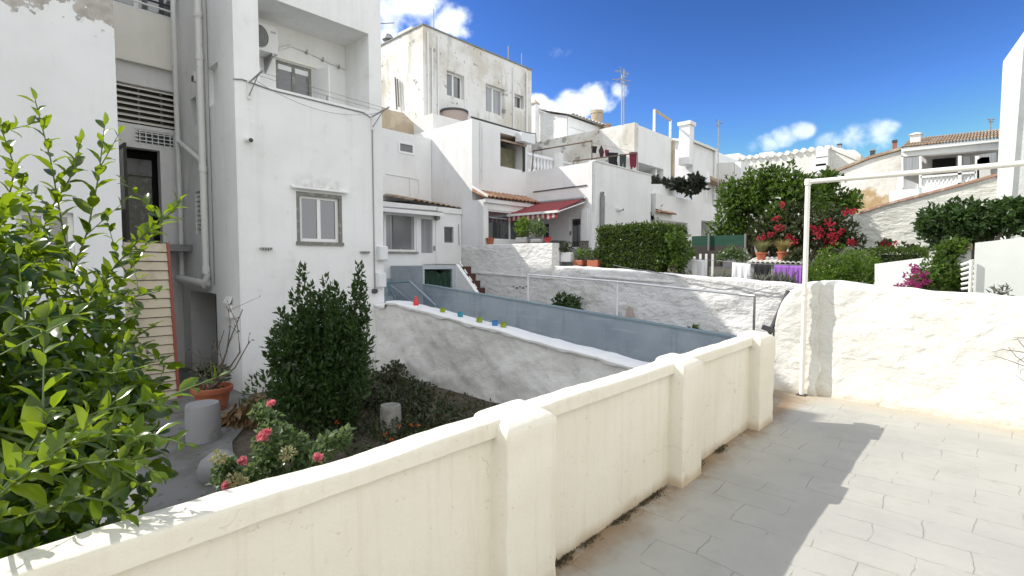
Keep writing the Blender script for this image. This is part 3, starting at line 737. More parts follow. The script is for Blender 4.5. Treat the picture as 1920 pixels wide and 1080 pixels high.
for p, mt in ((A_, M['pipe']), (B_, M['pipe']), (C_, M['metal'])): MB().tube([(p.x, p.y, -.25), p], .022, 8).build('post', mt, cf)
mb = MB(); p = onX(1415, 555, 9.5)
for k in range(3): mb.tube([p+Vector((0, .2-.4*k, 0)), p+Vector((1.45, .15-.5*k, .12))], .006, 5)
mb.build('wire', M['metal'], cf)
sg = thing('leaning_poles', 'dark painted poles leaning behind the left end of the terrace wall', 'poles', onX(1445, 620, 7.6))
MB().tube([onX(1436, 640, 7.6), onX(1478, 545, 7.75)], .03, 8).build('pole', M['metal_dark'], sg)
MB().tube([onX(1448, 640, 7.62), onX(1484, 552, 7.78)], .03, 8).build('pole', M['metal_dark'], sg)
MB().obox(onX(1444, 618, 7.58), Vector((.03, 0, 0)), Vector((0, .10, .03)), Vector((0, -.01, .03))).build('clamp', M['metal_dark'], sg)

def small_plant(name, label, cat, px, py, X, r, h, n, L, W, mt, seed, group=None, stems=True, zb=None):
    g = np.random.default_rng(seed); p = onX(px, py, X)
    if zb is not None: p.z = zb
    t = thing(name, label, cat, p, group)
    lv = Leaves().cloud(clumps((p.x, p.y, p.z+h*.55), (r*.75, r*.75, h*.4), 9, min(r, h)*.42, g), n, L, W, g)
    lv.build('foliage', mt, t)
    if stems: limbs('stem', M['bark'], t, [([p, p+Vector((g.normal()*.3*r, g.normal()*.3*r, h*.6))], [.012, .005]) for _ in range(4)], 5)
    return t
small_plant('court_plant', 'dark leafy plant against the rubble wall behind the grey wall', 'plant', 1062, 590, 10.6, .36, .75, 420, .12, .06, M['shrub'], 3, zb=-.25+.35)
small_plant('weed', 'small green weed at the sunlit foot of the rubble wall', 'weed', 1300, 618, 10.85, .12, .35, 60, .09, .05, M['tree'], 4, zb=-.1)
lv = Leaves(); n = 500; yy = 3.0+3.6*rng.random(n)
lv.add(np.stack([10.85+.1*rng.random(n), yy, -.24+.30*rng.random(n)*(rng.random(n) > .5)], 1), unit(rng.normal(size=(n, 3))+[0, 0, .9]), unit(rng.normal(size=(n, 3))), .07+.05*rng.random(n), .03+.02*rng.random(n))
lv.build('low_weeds', M['tree'], label='low weeds scattered along the foot of the rubble wall', cat='weeds', kind='stuff')
# plaque-like pale relief by the post
p = onX(1181, 592, 10.92); t = thing('wall_mask', 'small weathered terracotta relief hung on the rubble wall', 'wall ornament', p)
mb = MB(); pr = []
for i in range(12):
    q = 2*PI*i/12; pr.append((p.x, p.y+.10*math.cos(q), p.z+.19*math.sin(q)*(1.25 if math.sin(q) > .7 else 1)))
mb.prism(pr, (-.03, 0, 0)); mb.obox(p+Vector((-.04, 0, -.02)), Vector((.02, 0, 0)), Vector((0, .015, 0)), Vector((0, 0, .05)))
mb.build('relief', mat('pale_terracotta', (.50, .42, .37), .9, bumps=[(30, .5, .01)]), t)
p = onX(990, 566, 10.3); t = thing('pot', 'dark round pot at the foot of the first frame post', 'pot', (p.x, p.y, -.25))
MB().lathe([(0, 0), (.16, 0), (.21, .25), (.23, .55), (.2, .6), (.17, .55), (0, .5)], (p.x, p.y, -.25), 16).build('body', M['metal_dark'], t)
M['creeper'] = leaf_mat('dark_creeper_leaf', (.022, .036, .012), (.055, .075, .028), .2, (.1, .14, .04))
M['rough_stone'] = mat('rough_grey_stone', (.30, .29, .27), .95, layers=[(6, (.20, .19, .17), .45, .62)], bumps=[(14, .7, .03)])
# ================================================================== garden: lemon tree and plants
g = np.random.default_rng(5)
lt = thing('lemon_tree', 'lemon tree with bright glossy leaves leaning over the parapet at left', 'tree', (-.05, 2.95, G0))
tw_ = []
lv = Leaves()
core = np.array([-.02, 3.05, 1.0])
def L3(px, py, D): return np.array(atD(px, py, D))
shoots = [
    ([(150, 560), (118, 430), (95, 300), (66, 188)], 2.85, 24, .125), ([(110, 560), (60, 420), (30, 320), (0, 235)], 2.75, 22, .12),
    ([(120, 560), (165, 430), (185, 330), (196, 235)], 2.85, 22, .125), ([(170, 620), (235, 520), (290, 430), (335, 380)], 2.95, 26, .13),
    ([(140, 600), (215, 500), (265, 445), (305, 405)], 2.9, 22, .125), ([(60, 520), (90, 400), (140, 320), (150, 265)], 2.85, 20, .12),
    ([(150, 700), (240, 640), (290, 610)], 2.3, 14, .08), ([(140, 600), (235, 560), (300, 545)], 2.4, 14, .08),
    ([(90, 820), (190, 770), (270, 755), (312, 762)], 1.5, 14, .085), ([(100, 850), (200, 815), (290, 815), (345, 832)], 1.55, 16, .085),
    ([(60, 900), (150, 870), (240, 860), (290, 885)], 1.45, 12, .085), ([(-30, 960), (30, 890), (75, 810), (100, 765)], 1.25, 12, .115),
    ([(-40, 1000), (0, 930), (25, 905), (60, 880)], 1.2, 8, .115), ([(80, 960), (150, 930), (200, 940), (235, 965)], 1.5, 9, .095),
    ([(40, 700), (120, 690), (210, 700), (260, 690)], 1.95, 16, .085), ([(20, 560), (60, 480), (110, 470)], 2.5, 14, .115),
    ([(-20, 480), (10, 400), (25, 330)], 2.5, 14, .12), ([(-10, 640), (60, 600), (150, 590)], 1.55, 14, .095), ([(150, 760), (210, 720), (235, 640)], 2.0, 12, .085)]
for pts, D, n, L in shoots:
    q = [L3(x, y, D-.02*i) for i, (x, y) in enumerate(pts)]
    L *= .86; shoot(lv, q, int(n*1.25), L, L*.46, g)
    tw_.append(([core*.6+q[0]*.4, q[0]]+q[1:], [.007, .005]+[.004, .0035, .0025, .002][:len(q)-1]))
    for k in range(2):   # side twigs
        i = g.integers(0, len(q)-1); f = g.random(); b = q[i]+(q[i+1]-q[i])*f; d = unit(q[i+1]-q[i]+g.normal(size=3)*.5)
        e = b+d*(.12+.15*g.random()); shoot(lv, [b, e], 6, L*.85, L*.4, g); tw_.append(([b, e], [.003, .0015]))
ells = clumps((-.10, 3.10, 1.10), (.68, .62, .66), 26, .23, g, .4)+clumps((.36, 2.95, 1.02), (.30, .34, .42), 12, .18, g, .3)+clumps((.08, 2.45, .50), (.42, .30, .36), 16, .19, g, .3)
ells += clumps((-.2, 3.2, 1.75), (.35, .3, .3), 7, .16, g, .3)
lv.cloud(clumps((-.42, 3.70, 1.35), (.55, .45, .70), 22, .26, g, .3), 2600, .085, .045, g)  # out-of-view leaf clump, added on the sun side to shade the near leaves
lv.cloud(ells, 7600, .072, .036, g, up=.05, out=.7, rnd=.8, inner=.25)
lv.cloud([(-.1, 3.05, 1.05, .5, .5, .65), (.1, 2.6, .5, .35, .3, .36)], 1900, .088, .043, g, inner=.1)
lv.build('foliage', M['lemon'], lt, LEAFD, True)
limbs('trunk', M['bark'], lt, [([(-.1, 2.95, G0), (-.08, 2.9, -.1), core*1.0], [.06, .05, .035])])
limbs('twig', mat('green_twig', (.09, .13, .03), .6), lt, tw_, 5)

# white post with a capped block behind the tree
wp = thing('white_post', 'white painted post with a ball cap half hidden behind the lemon tree', 'post', onZ(226, 985, G0))
p = onZ(226, 985, G0)
MB().tube([(p.x, p.y, G0), (p.x, p.y, 1.0)], .06, 14).build('post', M['white_clean'], wp)
q = p+Vector((-.10, -.22, 0)); MB().box(q.x-.17, q.x+.17, q.y-.15, q.y+.15, G0, -.12).build('plinth', M['white_clean'], wp)
MB().lathe([(0, 0), (.06, .01), (.075, .06), (.05, .11), (0, .13)], (p.x+.02, p.y-.12, -.12), 14).build('ball', M['white_clean'], wp)

# tall clipped shrub with upright shoots
g = np.random.default_rng(21)
sb = thing('bay_shrub', 'tall dark green shrub with upright shoots in front of the white house', 'shrub', (3.45, 6.9, G0))
ell = clumps((3.42, 6.9, -.05), (.66, .62, .62), 36, .26, g, .45)+clumps((3.45, 6.95, .48), (.56, .45, .50), 30, .2, g, .3)+[(3.45, 6.9, -.1, .52, .5, .62)]
for px, py, bx, by, r in ((566, 512, 575, 690, .10), (627, 540, 632, 660, .09), (640, 560, 645, 680, .09), (674, 512, 665, 690, .10), (688, 578, 676, 660, .09), (596, 560, 600, 680, .10), (610, 530, 615, 650, .055), (655, 575, 655, 660, .08), (528, 590, 548, 700, .10), (508, 655, 540, 720, .09), (552, 560, 565, 690, .09), (583, 545, 590, 690, .08), (618, 575, 622, 690, .09), (662, 545, 660, 690, .08), (682, 545, 678, 690, .07), (535, 620, 550, 720, .10), (515, 690, 545, 760, .12), (690, 640, 672, 720, .10), (645, 605, 645, 700, .11), (660, 610, 655, 700, .11), (632, 600, 632, 700, .11), (575, 590, 580, 700, .12)):
    D = 6.95+g.normal()*.15; ell += spike_ells(atD(bx, by+20, D), atD(px, py-2, D), r*1.1, r*.40, 9)
lv = Leaves().cloud(ell, 14000, .075, .036, g, up=.6, out=.7, rnd=.6)
lv.cloud([e for e in ell if e[5] > e[3]*1.0 and e[3] < .17 and abs(e[5]-e[3]) > .004], 2600, .075, .034, g, up=.8, out=.6, rnd=.45).build('foliage', M['shrub'], sb)
limbs('stem', M['bark'], sb, [([(3.45+.1*k, 6.9-.06*k, G0), (3.45+.25*k, 6.9+.1*k, .3)], [.03, .012]) for k in (-2, -1, 0, 1, 2)])

# rose bush close to the parapet, in the sun
g = np.random.default_rng(31)
rb = thing('rose_bush', 'sunlit rose bush with pink blooms just behind the parapet', 'rose bush', (1.55, 3.3, G0))
rl = Leaves(); st = []
RD = 3.3
for px, py, rx in ((520, 850, .20), (560, 860, .19), (470, 880, .18), (440, 900, .14), (600, 840, .10), (495, 780, .10), (510, 830, .16), (425, 880, .10), (550, 900, .2), (640, 822, .07)):
    c = atD(px, py, RD+g.normal()*.08); rl.cloud(clumps(c, (rx*.6, rx*.6, rx*.55), 5, rx*.45, g), int(260*rx/.16), .042, .028, g, up=.2)
    st.append(([(1.55+g.normal()*.1, 3.35+g.normal()*.1, G0), tuple((Vector((1.55, 3.35, -.2))+c)*.5), c], [.007, .006, .003]))
rl.build('foliage', M['rose_leaf'], rb)
limbs('stem', mat('green_rose_stem', (.08, .11, .04), .6), rb, st, 5)
for k, (px, py, r) in enumerate(((508, 759, .036), (492, 823, .050), (455, 867, .042), (597, 860, .044), (424, 914, .042), (500, 812, .035))):
    r *= .72; c = np.array(atD(px, py, RD-.2)); n = 46; d = unit(g.normal(size=(n, 3))+[0, -.2, .35]); rr = r*(.25+.75*g.random(n))
    up_ = unit(d*.55+np.array([0, 0, .8])+g.normal(size=(n, 3))*.25)
    Leaves().add(c+d*rr[:, None]*.6, up_, d, r*(.7+.4*g.random(n)), r*(.8+.3*g.random(n))).build('rose_bloom', M['pink'], rb)
for px, py in ((410, 858), (440, 900), (452, 908), (540, 850)):
    c = np.array(atD(px, py, RD-.18)); n = 70; d = unit(g.normal(size=(n, 3)))
    Leaves().add(c+d*.035*g.random((n, 1))**.4, d, unit(g.normal(size=(n, 3))), .02+.01*g.random(n), .014+.006*g.random(n)).build('faded_bloom', M['cream_bloom'], rb)

# trailing creeper heap along the rubble wall
g = np.random.default_rng(41)
cr = thing('creeper', 'dense creeper heap with dry trailing stems against the rubble wall', 'creeper', (5.1, 7.2, G0))
ell = []
for px, py, X, r in ((705, 715, 5.7, .28), (735, 712, 5.6, .34), (765, 725, 5.55, .32), (790, 745, 5.6, .30), (820, 775, 5.65, .24), (845, 790, 5.7, .18), (730, 755, 5.3, .36), (770, 770, 5.3, .34), (800, 790, 5.35, .26), (700, 745, 5.4, .3), (745, 695, 5.75, .22)):
    q = onX(px, py, X); q = q if q.z > G0+.1 else onZ(px, py, G0+.14); ell += clumps(q, (r*.6, r*.6, r*.55), 7, r*.45, g)
Leaves().cloud(ell, 5200, .065, .04, g, up=.1, droop=.2).build('foliage', M['creeper'], cr)
l2 = Leaves(); E_ = np.array(ell); n = 1500; idx = g.integers(0, len(E_), n); d = unit(g.normal(size=(n, 3))+[-.5, -.5, .4])
l2.add(E_[idx, :3]+d*E_[idx, 3:6]*1.04, unit(np.stack([-.3+g.normal(size=n)*.5, -.4+g.normal(size=n)*.4, -.7+g.normal(size=n)*.35], 1)), d, .10+.16*g.random(n), np.full(n, .007))
l2.build('dry_stem', M['dry_grass'], cr, BLADE)
# low cover over the bed
l3 = Leaves(); n = 9000
P = np.stack([1.9+3.9*g.random(n), 2.3+6.2*g.random(n), np.full(n, G0)], 1)
keep = np.array([fbm((x*1.0, y*1.0, 3), .9, 3) > -.12 and not (x < 2.2+(y-4)*.22) for x, y, _ in P]); P = P[keep]; n = len(P); P[:, 2] += .16*g.random(n)
l3.add(P, unit(g.normal(size=(n, 3))+[0, 0, .4]), unit(g.normal(size=(n, 3))*.5+[0, 0, 1]), .045+.05*g.random(n), .025+.025*g.random(n))
l3.build('ground_cover', M['vine'], label='low dark ground cover in the shaded garden bed', cat='ground cover', kind='stuff')
of = thing('orange_flowers', 'small orange flowers on low plants beside the stone stump', 'flowers', (4.3, 5.4, G0))
for k, (px, py) in enumerate(((632, 792), (748, 800), (770, 798), (785, 800), (733, 825), (722, 815))):
    q = np.array(onZ(px, py, -.52)); n = 9; d = unit(g.normal(size=(n, 3))+[0, 0, .6])
    Leaves().add(q+d*.01, d, unit(g.normal(size=(n, 3))), .022+.01*g.random(n), .016+.006*g.random(n)).build('blossom', M['orange'], of)
q = onZ(745, 812, -.7); Leaves().cloud([(q.x, q.y, -.64, .45, .3, .12)], 500, .05, .025, g, up=.4).build('foliage', M['vine'], of)

# stone and concrete stumps, boulder, dry leaves
def stump(px, py, r, h, label, mt, cat='stump'):
    p = onZ(px, py, G0); t = thing('concrete_stump', label, cat, p, 'grey stumps in the garden')
    MB().lathe([(0, 0), (r, 0), (r*1.01, h*.5), (r*.99, h*.93), (r*.93, h), (0, h*1.005)], p, 24).build('body', mt, t); return t
stump(382, 828, .205, .52, 'smooth grey concrete stump beside the terracotta pot', M['concrete'])
stump(733, 812, .145, .40, 'rough grey stone stump right of the tall shrub', M['rough_stone'])
bo = MB(); p = onZ(413, 905, G0); g = np.random.default_rng(8)
for i in range(9):
    th = PI*i/8
    for k in range(14):
        a = 2*PI*k/14; d = Vector((math.sin(th)*math.cos(a), math.sin(th)*math.sin(a), math.cos(th))); s = 1+.18*fbm(d, 1.4, 2)
        bo.v.append((p.x+d.x*.21*s, p.y+d.y*.2*s, p.z+.16+d.z*.2*s))
bo.f = [(i*14+k, i*14+(k+1) % 14, (i+1)*14+(k+1) % 14, (i+1)*14+k) for i in range(8) for k in range(14)]; bo.smooth = True
bo.build('boulder', M['concrete'], label='rounded grey boulder beside the rose bush', cat='boulder')
dl = thing('dry_leaf_pile', 'pile of dry brown palm leaves between pot and shrub', 'leaf pile', onZ(470, 790, G0))
p = onZ(470, 790, G0); n = 260
P = np.stack([p.x+.30*g.normal(size=n)*.8, p.y+.22*g.normal(size=n)*.7, np.full(n, G0)], 1); P[:, 2] += .36*np.exp(-((P[:, 0]-p.x)**2+(P[:, 1]-p.y)**2)/.09)*g.random(n)**.5
o = P-np.array([p.x, p.y, G0+.5]); Leaves().add(P, unit(np.stack([o[:, 0]*1.5, o[:, 1]*1.5-.3, -.5-.2*g.random(n)], 1)+g.normal(size=(n, 3))*.25), unit(g.normal(size=(n, 3))*.4+[0, -.3, 1]), .2+.12*g.random(n), .05+.03*g.random(n)).build('fronds', M['dry_leaf'], dl)
Leaves().cloud([(p.x, p.y, G0+.05, .34, .28, .2)], 120, .2, .07, g, droop=.5).build('lower_fronds', M['dry_leaf'], dl)
# potted bare shrub
pp = onZ(399, 771, G0); pt = thing('flower_pot', 'large terracotta pot holding a nearly bare shrub', 'flower pot', pp)
MB().lathe([(0, 0), (.19, 0), (.205, .02), (.255, .31), (.29, .315), (.30, .34), (.30, .40), (.285, .41), (.265, .40), (.25, .34), (0, .33)], pp, 28).build('pot', M['terracotta'], pt)
g = np.random.default_rng(77)
bs = thing('bare_shrub', 'nearly bare spindly shrub growing in the terracotta pot', 'shrub', pp+Vector((0, 0, .33)))
sg = []; lv = Leaves(); base = pp+Vector((0, 0, .32))
for tips in ([(430, 640), (455, 580)], [(425, 660), (432, 610), (428, 578)], [(410, 690), (405, 640)], [(385, 690), (372, 655)], [(440, 690), (468, 640)], [(395, 680), (398, 650)], [(450, 660), (445, 610), (430, 575)], [(420, 690), (410, 650), (420, 620)], [(380, 710), (365, 690)]):
    pts = [base+Vector((g.normal()*.05, g.normal()*.05, 0))]+[atD(x, y, (pp.x*_fx+pp.y*_fy)+g.normal()*.1) for x, y in tips]
    sg.append((pts, [.017, .011, .007, .005][:len(pts)]))
    for k in range(3):
        i = g.integers(0, len(pts)-1); b = pts[i].lerp(pts[i+1], .4+.6*g.random()); e = b+Vector((g.normal()*.12, g.normal()*.12, .10+.1*g.random())); sg.append(([b, e], [.005, .002]))
        lv.add(np.array(e), unit(g.normal(size=3)), unit(g.normal(size=3)), .05, .03)
limbs('stem', M['twig'], bs, sg, 6)
c = np.array(base)+[0, 0, .22]; lv.cloud([(c[0], c[1], c[2], .26, .26, .24)], 150, .08, .04, g); lv.cloud([(c[0]-.1, c[1], c[2]+.1, .3, .2, .15)], 30, .06, .03, g)
lv.build('leaf_remnants', M['vine'], bs, kind='stuff')
# slatted beige shutter leaning in the recess
sp = thing('slatted_panel', 'tall beige slatted panel with a red edge propped behind the lemon tree', 'slatted panel', (2.1, 10.25, G0))
a, b, c, d = onY(232, 752, 10.2), onY(333, 752, 10.2), onY(312, 455, 10.35), onY(232, 452, 10.35)
a.z = b.z = G0+.034; n = 17
pl = MB(); dk = MB()
pl.prism([a+Vector((0, .05, 0)), b+Vector((0, .05, 0)), c+Vector((0, .05, 0)), d+Vector((0, .05, 0))], (0, .03, 0)); 
for i in range(n):
    f0, f1 = i/n, (i+.9)/n; A0, A1, B0, B1 = a.lerp(d, f0), a.lerp(d, f1), b.lerp(c, f0), b.lerp(c, f1); dk.prism([A0, B0, B1+Vector((0, .022, 0)), A1+Vector((0, .022, 0))], (0, .028, 0))
dk.build('slats', M['beige'], sp); pl.build('backing', M['darkwood_shade'], sp)
ux = (c-b); MB().prism([b+Vector((.002, -.012, 0)), b+Vector((.045, -.012, 0)), c+Vector((.045, -.012, 0)), c+Vector((.002, -.012, 0))], (0, .10, 0)).build('edge_strip', M['redpaint'], sp)
# ================================================================== left house with the peeling wall
def peel_mat():
    m = bpy.data.materials.new('peeling_white_wall'); t = NT(m); b = t.bsdf
    c = t.mix(t.ramp(t.noise(.7, 5), .4, .65), (.78, .79, .79), (.72, .73, .73))
    c = t.mix(t.math('MULTIPLY', t.ramp(t.noise(2, 6, .65, (6, 6, .4)), .56, .75), .3), c, (.5, .48, .43))
    z = t.sep()['Z']; up = t.ramp(t.math('ADD', z, t.math('MULTIPLY', t.math('SUBTRACT', t.noise(.8, 3), .5), 1.2)), 5.45, 6.15)
    pe = t.math('MULTIPLY', t.ramp(t.math('ADD', t.noise(2.6, 9, .72), t.math('MULTIPLY', up, .16)), .60, .615), t.ramp(up, .02, .2))
    c = t.mix(pe, c, t.mix(t.ramp(t.noise(6, 5), .4, .6), (.36, .34, .31), (.47, .44, .40)))
    t.link(c, b.inputs['Base Color']); b.inputs['Roughness'].default_value = .85; b.inputs['Specular IOR Level'].default_value = .3
    n = t.bump(t.math('MULTIPLY', pe, -1), .5, .02); t.link(t.bump(t.noise(30, 5), .25, .006, n), b.inputs['Normal'])
    return m
HL = 8.3
lh = thing('left_house', 'white house wall with peeling plaster behind the lemon tree', 'house', (.3, 9.7, G0))
W1 = (.55, 1.15, 1.25, 2.35)
MB().block(-1.2, 1.71, 9.7, 19, G0, HL, front=[W1, (-.6, .1, 1.1, 2.4)], depth=.18).build('wall', peel_mat(), lh)
MB().block(-5, -1.21, 9.72, 19, G0, 5.4).build('unseen_low_wing', M['white'], lh)  # out of view, kept low so the sun reaches the rose bush
MB().block(-1.19, 1.70, 12.5, 19, HL+.01, 10.6).build('unseen_shade_block', M['white'], lh)  # unseen block, added to keep sun off the white house's side wall
window(lh, 'y', 9.7, *W1, M['pvc'], M['glass'], .06, 1, .10)
window(lh, 'y', 9.7, -.6, .1, 1.1, 2.4, M['pvc'], M['glass'], .06, 1, .10)

# recessed middle house
mh = thing('recessed_house', 'narrow yellowish recessed house front with a wide louvred vent and a dark open door', 'house', (2.6, 13.1, G0))
door = (2.30, 3.02, 2.02, 4.02); vent = (1.9, 3.50, 4.50, 5.32); wsm = (2.56, 3.32, 4.10, 4.42); wtop = (2.0, 3.40, 6.85, 8.3)
MB().block(1.72, 3.36, 13.1, 19, G0, 5.78, front=[door, vent, wsm, (2.5, 3.1, G0, 1.3)], depth=.22, skip=('top',)).build('wall', M['white'], mh)
MB().block(1.72, 3.36, 13.06, 19, 5.78, 10.6, front=[wtop], depth=.22).build('upper_wall', M['yellowed'], mh)
MB().box(1.72, 3.36, 12.98, 13.055, 5.74, 5.83).build('ledge', M['yellowed'], mh)
f = window(mh, 'y', 13.06, *wtop, M['pvc'], M['glass'], .07, 1, .08)
mb = MB(); mb.tube([(1.9, 13.0, 6.98), (3.36, 13.0, 6.98)], .022, 8); mb.tube([(1.9, 13.0, 7.22), (3.36, 13.0, 7.22)], .022, 8); mb.build('railing', M['pvc'], mh)
v = MB(); MB().box(1.9, 3.5, 13.24, 13.27, 4.48, 5.34).build('vent_backing', M['darkwood_shade'], mh)
for i in range(7):
    z = 4.53+i*.118; v.prism([(1.9, 13.10, z), (3.5, 13.10, z), (3.5, 13.20, z+.055), (1.9, 13.20, z+.055)], (0, .012, .022))
v.build('vent_slats', M['yellowed'], mh)
mb = MB()
for x in (2.3, 2.7, 3.1): mb.box(x-.02, x+.02, 13.205, 13.235, 4.5, 5.32)
mb.build('vent_bars', M['frame_grey'], mh)
f = window(mh, 'y', 13.1, *wsm, M['pvc'], M['glass'], .04, 0, .02)
gr = MB()
for i in range(1, 7): x = wsm[0]+(wsm[1]-wsm[0])*i/7; gr.box(x-.008, x+.008, 13.075, 13.09, wsm[2], wsm[3])
for i in range(1, 4): z = wsm[2]+(wsm[3]-wsm[2])*i/4; gr.box(wsm[0], wsm[1], 13.06, 13.074, z-.008, z+.008)
gr.build('grille', M['pvc'], f)
dr = MB().box(2.305, 2.345, 12.6, 13.1, 2.03, 4.0).build('door', M['darkwood_shade'], mh)
MB().box(2.30, 2.304, 12.66, 13.0, 2.7, 3.9).build('pane', M['glass_grey'], dr)
MB().box(1.8, 3.3, 13.75, 13.8, 1.9, 4.3).build('room_shade_back', M['dark'], mh); MB().box(1.8, 3.3, 13.33, 13.74, 4.03, 4.06).build('room_shade_top', M['dark'], mh)  # near-black panels: the unlit room's shade put into their colour
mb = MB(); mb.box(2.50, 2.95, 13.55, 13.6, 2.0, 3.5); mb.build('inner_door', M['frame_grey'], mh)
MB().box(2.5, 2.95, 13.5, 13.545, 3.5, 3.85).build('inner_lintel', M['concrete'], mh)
MB().box(1.72, 3.36, 12.3, 13.09, 1.86, 2.0).build('landing', M['concrete'], mh)

# ================================================================== main white house
HM = 7.42
ma = thing('white_house', 'tall white house with a recessed balcony above a grey framed window', 'house', (4.9, 9.7, G0))
bal = (3.80, 6.03, 4.83, 6.42, .95)
win = (4.415, 5.35, 1.985, 2.985, .12)
lh1 = (10.50, 11.03, 4.60, 5.32, .10)      # blind niche in the side
lh2 = (11.81, 12.16, 4.40, 4.98, .16); lh3 = (11.75, 12.05, 2.20, 3.08, .10); arch = (10.95, 12.6, G0, 1.02, .5)
MB().block(3.37, 6.33, 9.7, 14, G0, HM, front=[bal, win], left=[lh1, lh2, lh3, arch]).build('wall', M['facade'], ma)
MB().box(3.37, 3.55, 9.69, 13.05, HM, HM+.02).build('roof_edge', M['white_clean'], ma)
MB().abox('x', 3.37, 10.48, 11.05, .09, .11, 4.58, 5.34).build('niche_back', M['facade'], ma); MB().box(3.86, 3.9, 10.9, 12.7, -.7, 1.1).build('arch_shade_panel', M['dark'], ma)  # near-black panel in the arch stands in for its inner shade
MB().box(1.75, 6.25, 14.01, 19, 5, 10.1).build('rear_block', M['white'], ma)
# balcony interior
MB().wall('y', 10.655, 3.78, 6.05, 4.2, 6.44, [(4.49, 5.24, 4.4, 5.72, .14)]).quad((3.8, 9.72, 4.35), (6.03, 9.72, 4.35), (6.03, 10.64, 4.35), (3.8, 10.64, 4.35)).build('balcony_wall', M['facade'], ma)
MB().box(3.80, 6.03, 9.78, 9.82, 4.36, 4.82).build('balcony_parapet_back', M['white'], ma)
MB().box(4.45, 5.32, 10.60, 10.652, 5.74, 5.79).build('lintel', M['yellowed'], ma)
f = window(ma, 'y', 10.655, 4.49, 5.24, 4.4, 5.72, M['frame_grey'], M['glass_grey'], .055, 1, .03)
MB().box(4.53, 5.20, 10.70, 10.72, 5.56, 5.68).build('roller_box', M['ivory_plastic'], f)
sh = MB().prism([(5.25, 10.64, 4.38), (5.38, 10.20, 4.38), (5.38, 10.20, 5.70), (5.25, 10.64, 5.70)], (.035, .01, 0)).build('shutter', M['pvc'], ma)
MB().box(5.35, 5.365, 10.22, 10.25, 4.95, 5.1).build('handle', M['metal'], sh)
mb = MB()
for z in (4.92, 5.0): mb.tube([(4.2, 9.66, z+.01), (5.6, 9.66, z-.01)], .004, 5)
ac = thing('air_conditioner', 'white outdoor air conditioner on a bracket high in the balcony', 'air conditioner', (4.03, 10.4, 5.63))
x0, x1, y0, y1, z0, z1 = 3.83, 4.39, 10.28, 10.62, 5.67, 6.18
MB().box(x0, x1, y0, y1, z0, z1).build('casing', M['ac'], ac)
mb = MB(); mb.v = []; n = 26; mb.add([(4.03+.185*math.cos(2*PI*k/n), y0-.003, 5.925+.215*math.sin(2*PI*k/n)) for k in range(n)], [tuple(range(n))]); mb.build('fan_opening', M['metal_dark'], ac)
mb = MB()
for k in range(6): r = .03+.035*k; mb.tube([(4.03+r*.86*math.cos(q), y0-.012, 5.925+r*math.sin(q)) for q in np.linspace(0, 2*PI, 25)], .004, 4, False)
mb.build('fan_grille', M['ac'], ac)
MB().box(4.25, 4.35, y0-.006, y0-.001, 6.05, 6.08).build('badge', M['metal'], ac)
mb = MB(); mb.box(4.26, 4.30, 10.25, 10.65, 5.61, 5.665); mb.prism([(4.265, 10.3, 5.61), (4.265, 10.65, 5.61), (4.265, 10.65, 5.38)], (.03, 0, 0)); mb.build('bracket', M['metal'], ac)
mb = MB(); mb.tube([onY(522, 92, 10.62), onY(545, 85, 10.63), onY(575, 96, 10.63), onY(620, 118, 10.63), onY(668, 137, 10.63)], .028, 8)
pc = mb.build('conduit', M['pipe'], label='cream pipe conduit curving over the balcony door', cat='pipe')
mb = MB()
for i in range(4): p = onY(576+i*30, 97+i*14, 10.60); mb.box(p.x-.012, p.x+.012, 10.585, 10.65, p.z-.04, p.z+.04)
mb.build('clip', M['metal'], pc)
# lower window
mb = MB(); a0, a1, z0, z1 = win[:4]
mb.box(a0, a0+.06, 9.688, 9.79, z0, z1).box(a1-.06, a1, 9.688, 9.79, z0, z1).box(a0+.06, a1-.06, 9.688, 9.79, z1-.07, z1).box(a0-.02, a1+.02, 9.66, 9.79, z0-.02, z0+.045)
mb.build('window_surround', M['frame_grey'], ma)
f2 = window(ma, 'y', 9.7, win[0]+.06, win[1]-.06, win[2]+.05, win[3]-.06, M['pvc'], M['glass'], .06, 1, .045, .05)
lt_ = MB(); lt_.prism([(4.30, 9.60, 3.035), (5.47, 9.60, 3.035), (5.45, 9.70, 3.075), (4.32, 9.70, 3.075)], (0, 0, .022)); lt_.build('window_hood', M['facade'], ma)
# things on the facade
def mini(name, label, cat, mb, mt, group=None): return mb.build(name, mt, label=label, cat=cat, group=group)
p = onY(463, 262, 9.7); t = thing('security_camera', 'small white bullet camera on the white house facade', 'camera', p)
MB().tube([p+Vector((0, -.002, 0)), p+Vector((.005, -.16, -.03))], .045, 12).build('housing', M['pvc'], t); MB().tube([p+Vector((.005, -.155, -.03)), p+Vector((.006, -.18, -.035))], .035, 12).build('lens', M['metal_dark'], t)
def bracket(px, py, label):
    p = onY(px, py, 9.7); t = thing('clothesline_bracket', label, 'bracket', p, 'clothesline brackets on the white house')
    mb = MB(); mb.box(p.x-.025, p.x+.025, 9.66, 9.698, p.z-.30, p.z+.03); mb.build('plate', M['pipe'], t)
    MB().tube([p+Vector((0, -.03, -.02)), p+Vector((.02, -.62, .06))], .016, 6).tube([p+Vector((0, -.04, -.24)), p+Vector((.015, -.40, .02))], .010, 6).build('arm', M['metal'], t)
    return p
p1 = bracket(465, 154, 'clothesline bracket at the left end of the balcony parapet'); p2 = bracket(697, 217, 'clothesline bracket at the right edge of the white house')
mb = MB()
for d, sag in ((-.60, .0), (-.42, .02), (-.2, .25)):
    mb.tube([p1.lerp(p2, i/12)+Vector((0, d, .02-sag*4*(i/12)*(1-i/12))) for i in range(13)], .0045, 5)
mini('clothesline', 'thin clotheslines strung below the white house balcony', 'clothesline', mb, M['metal'])
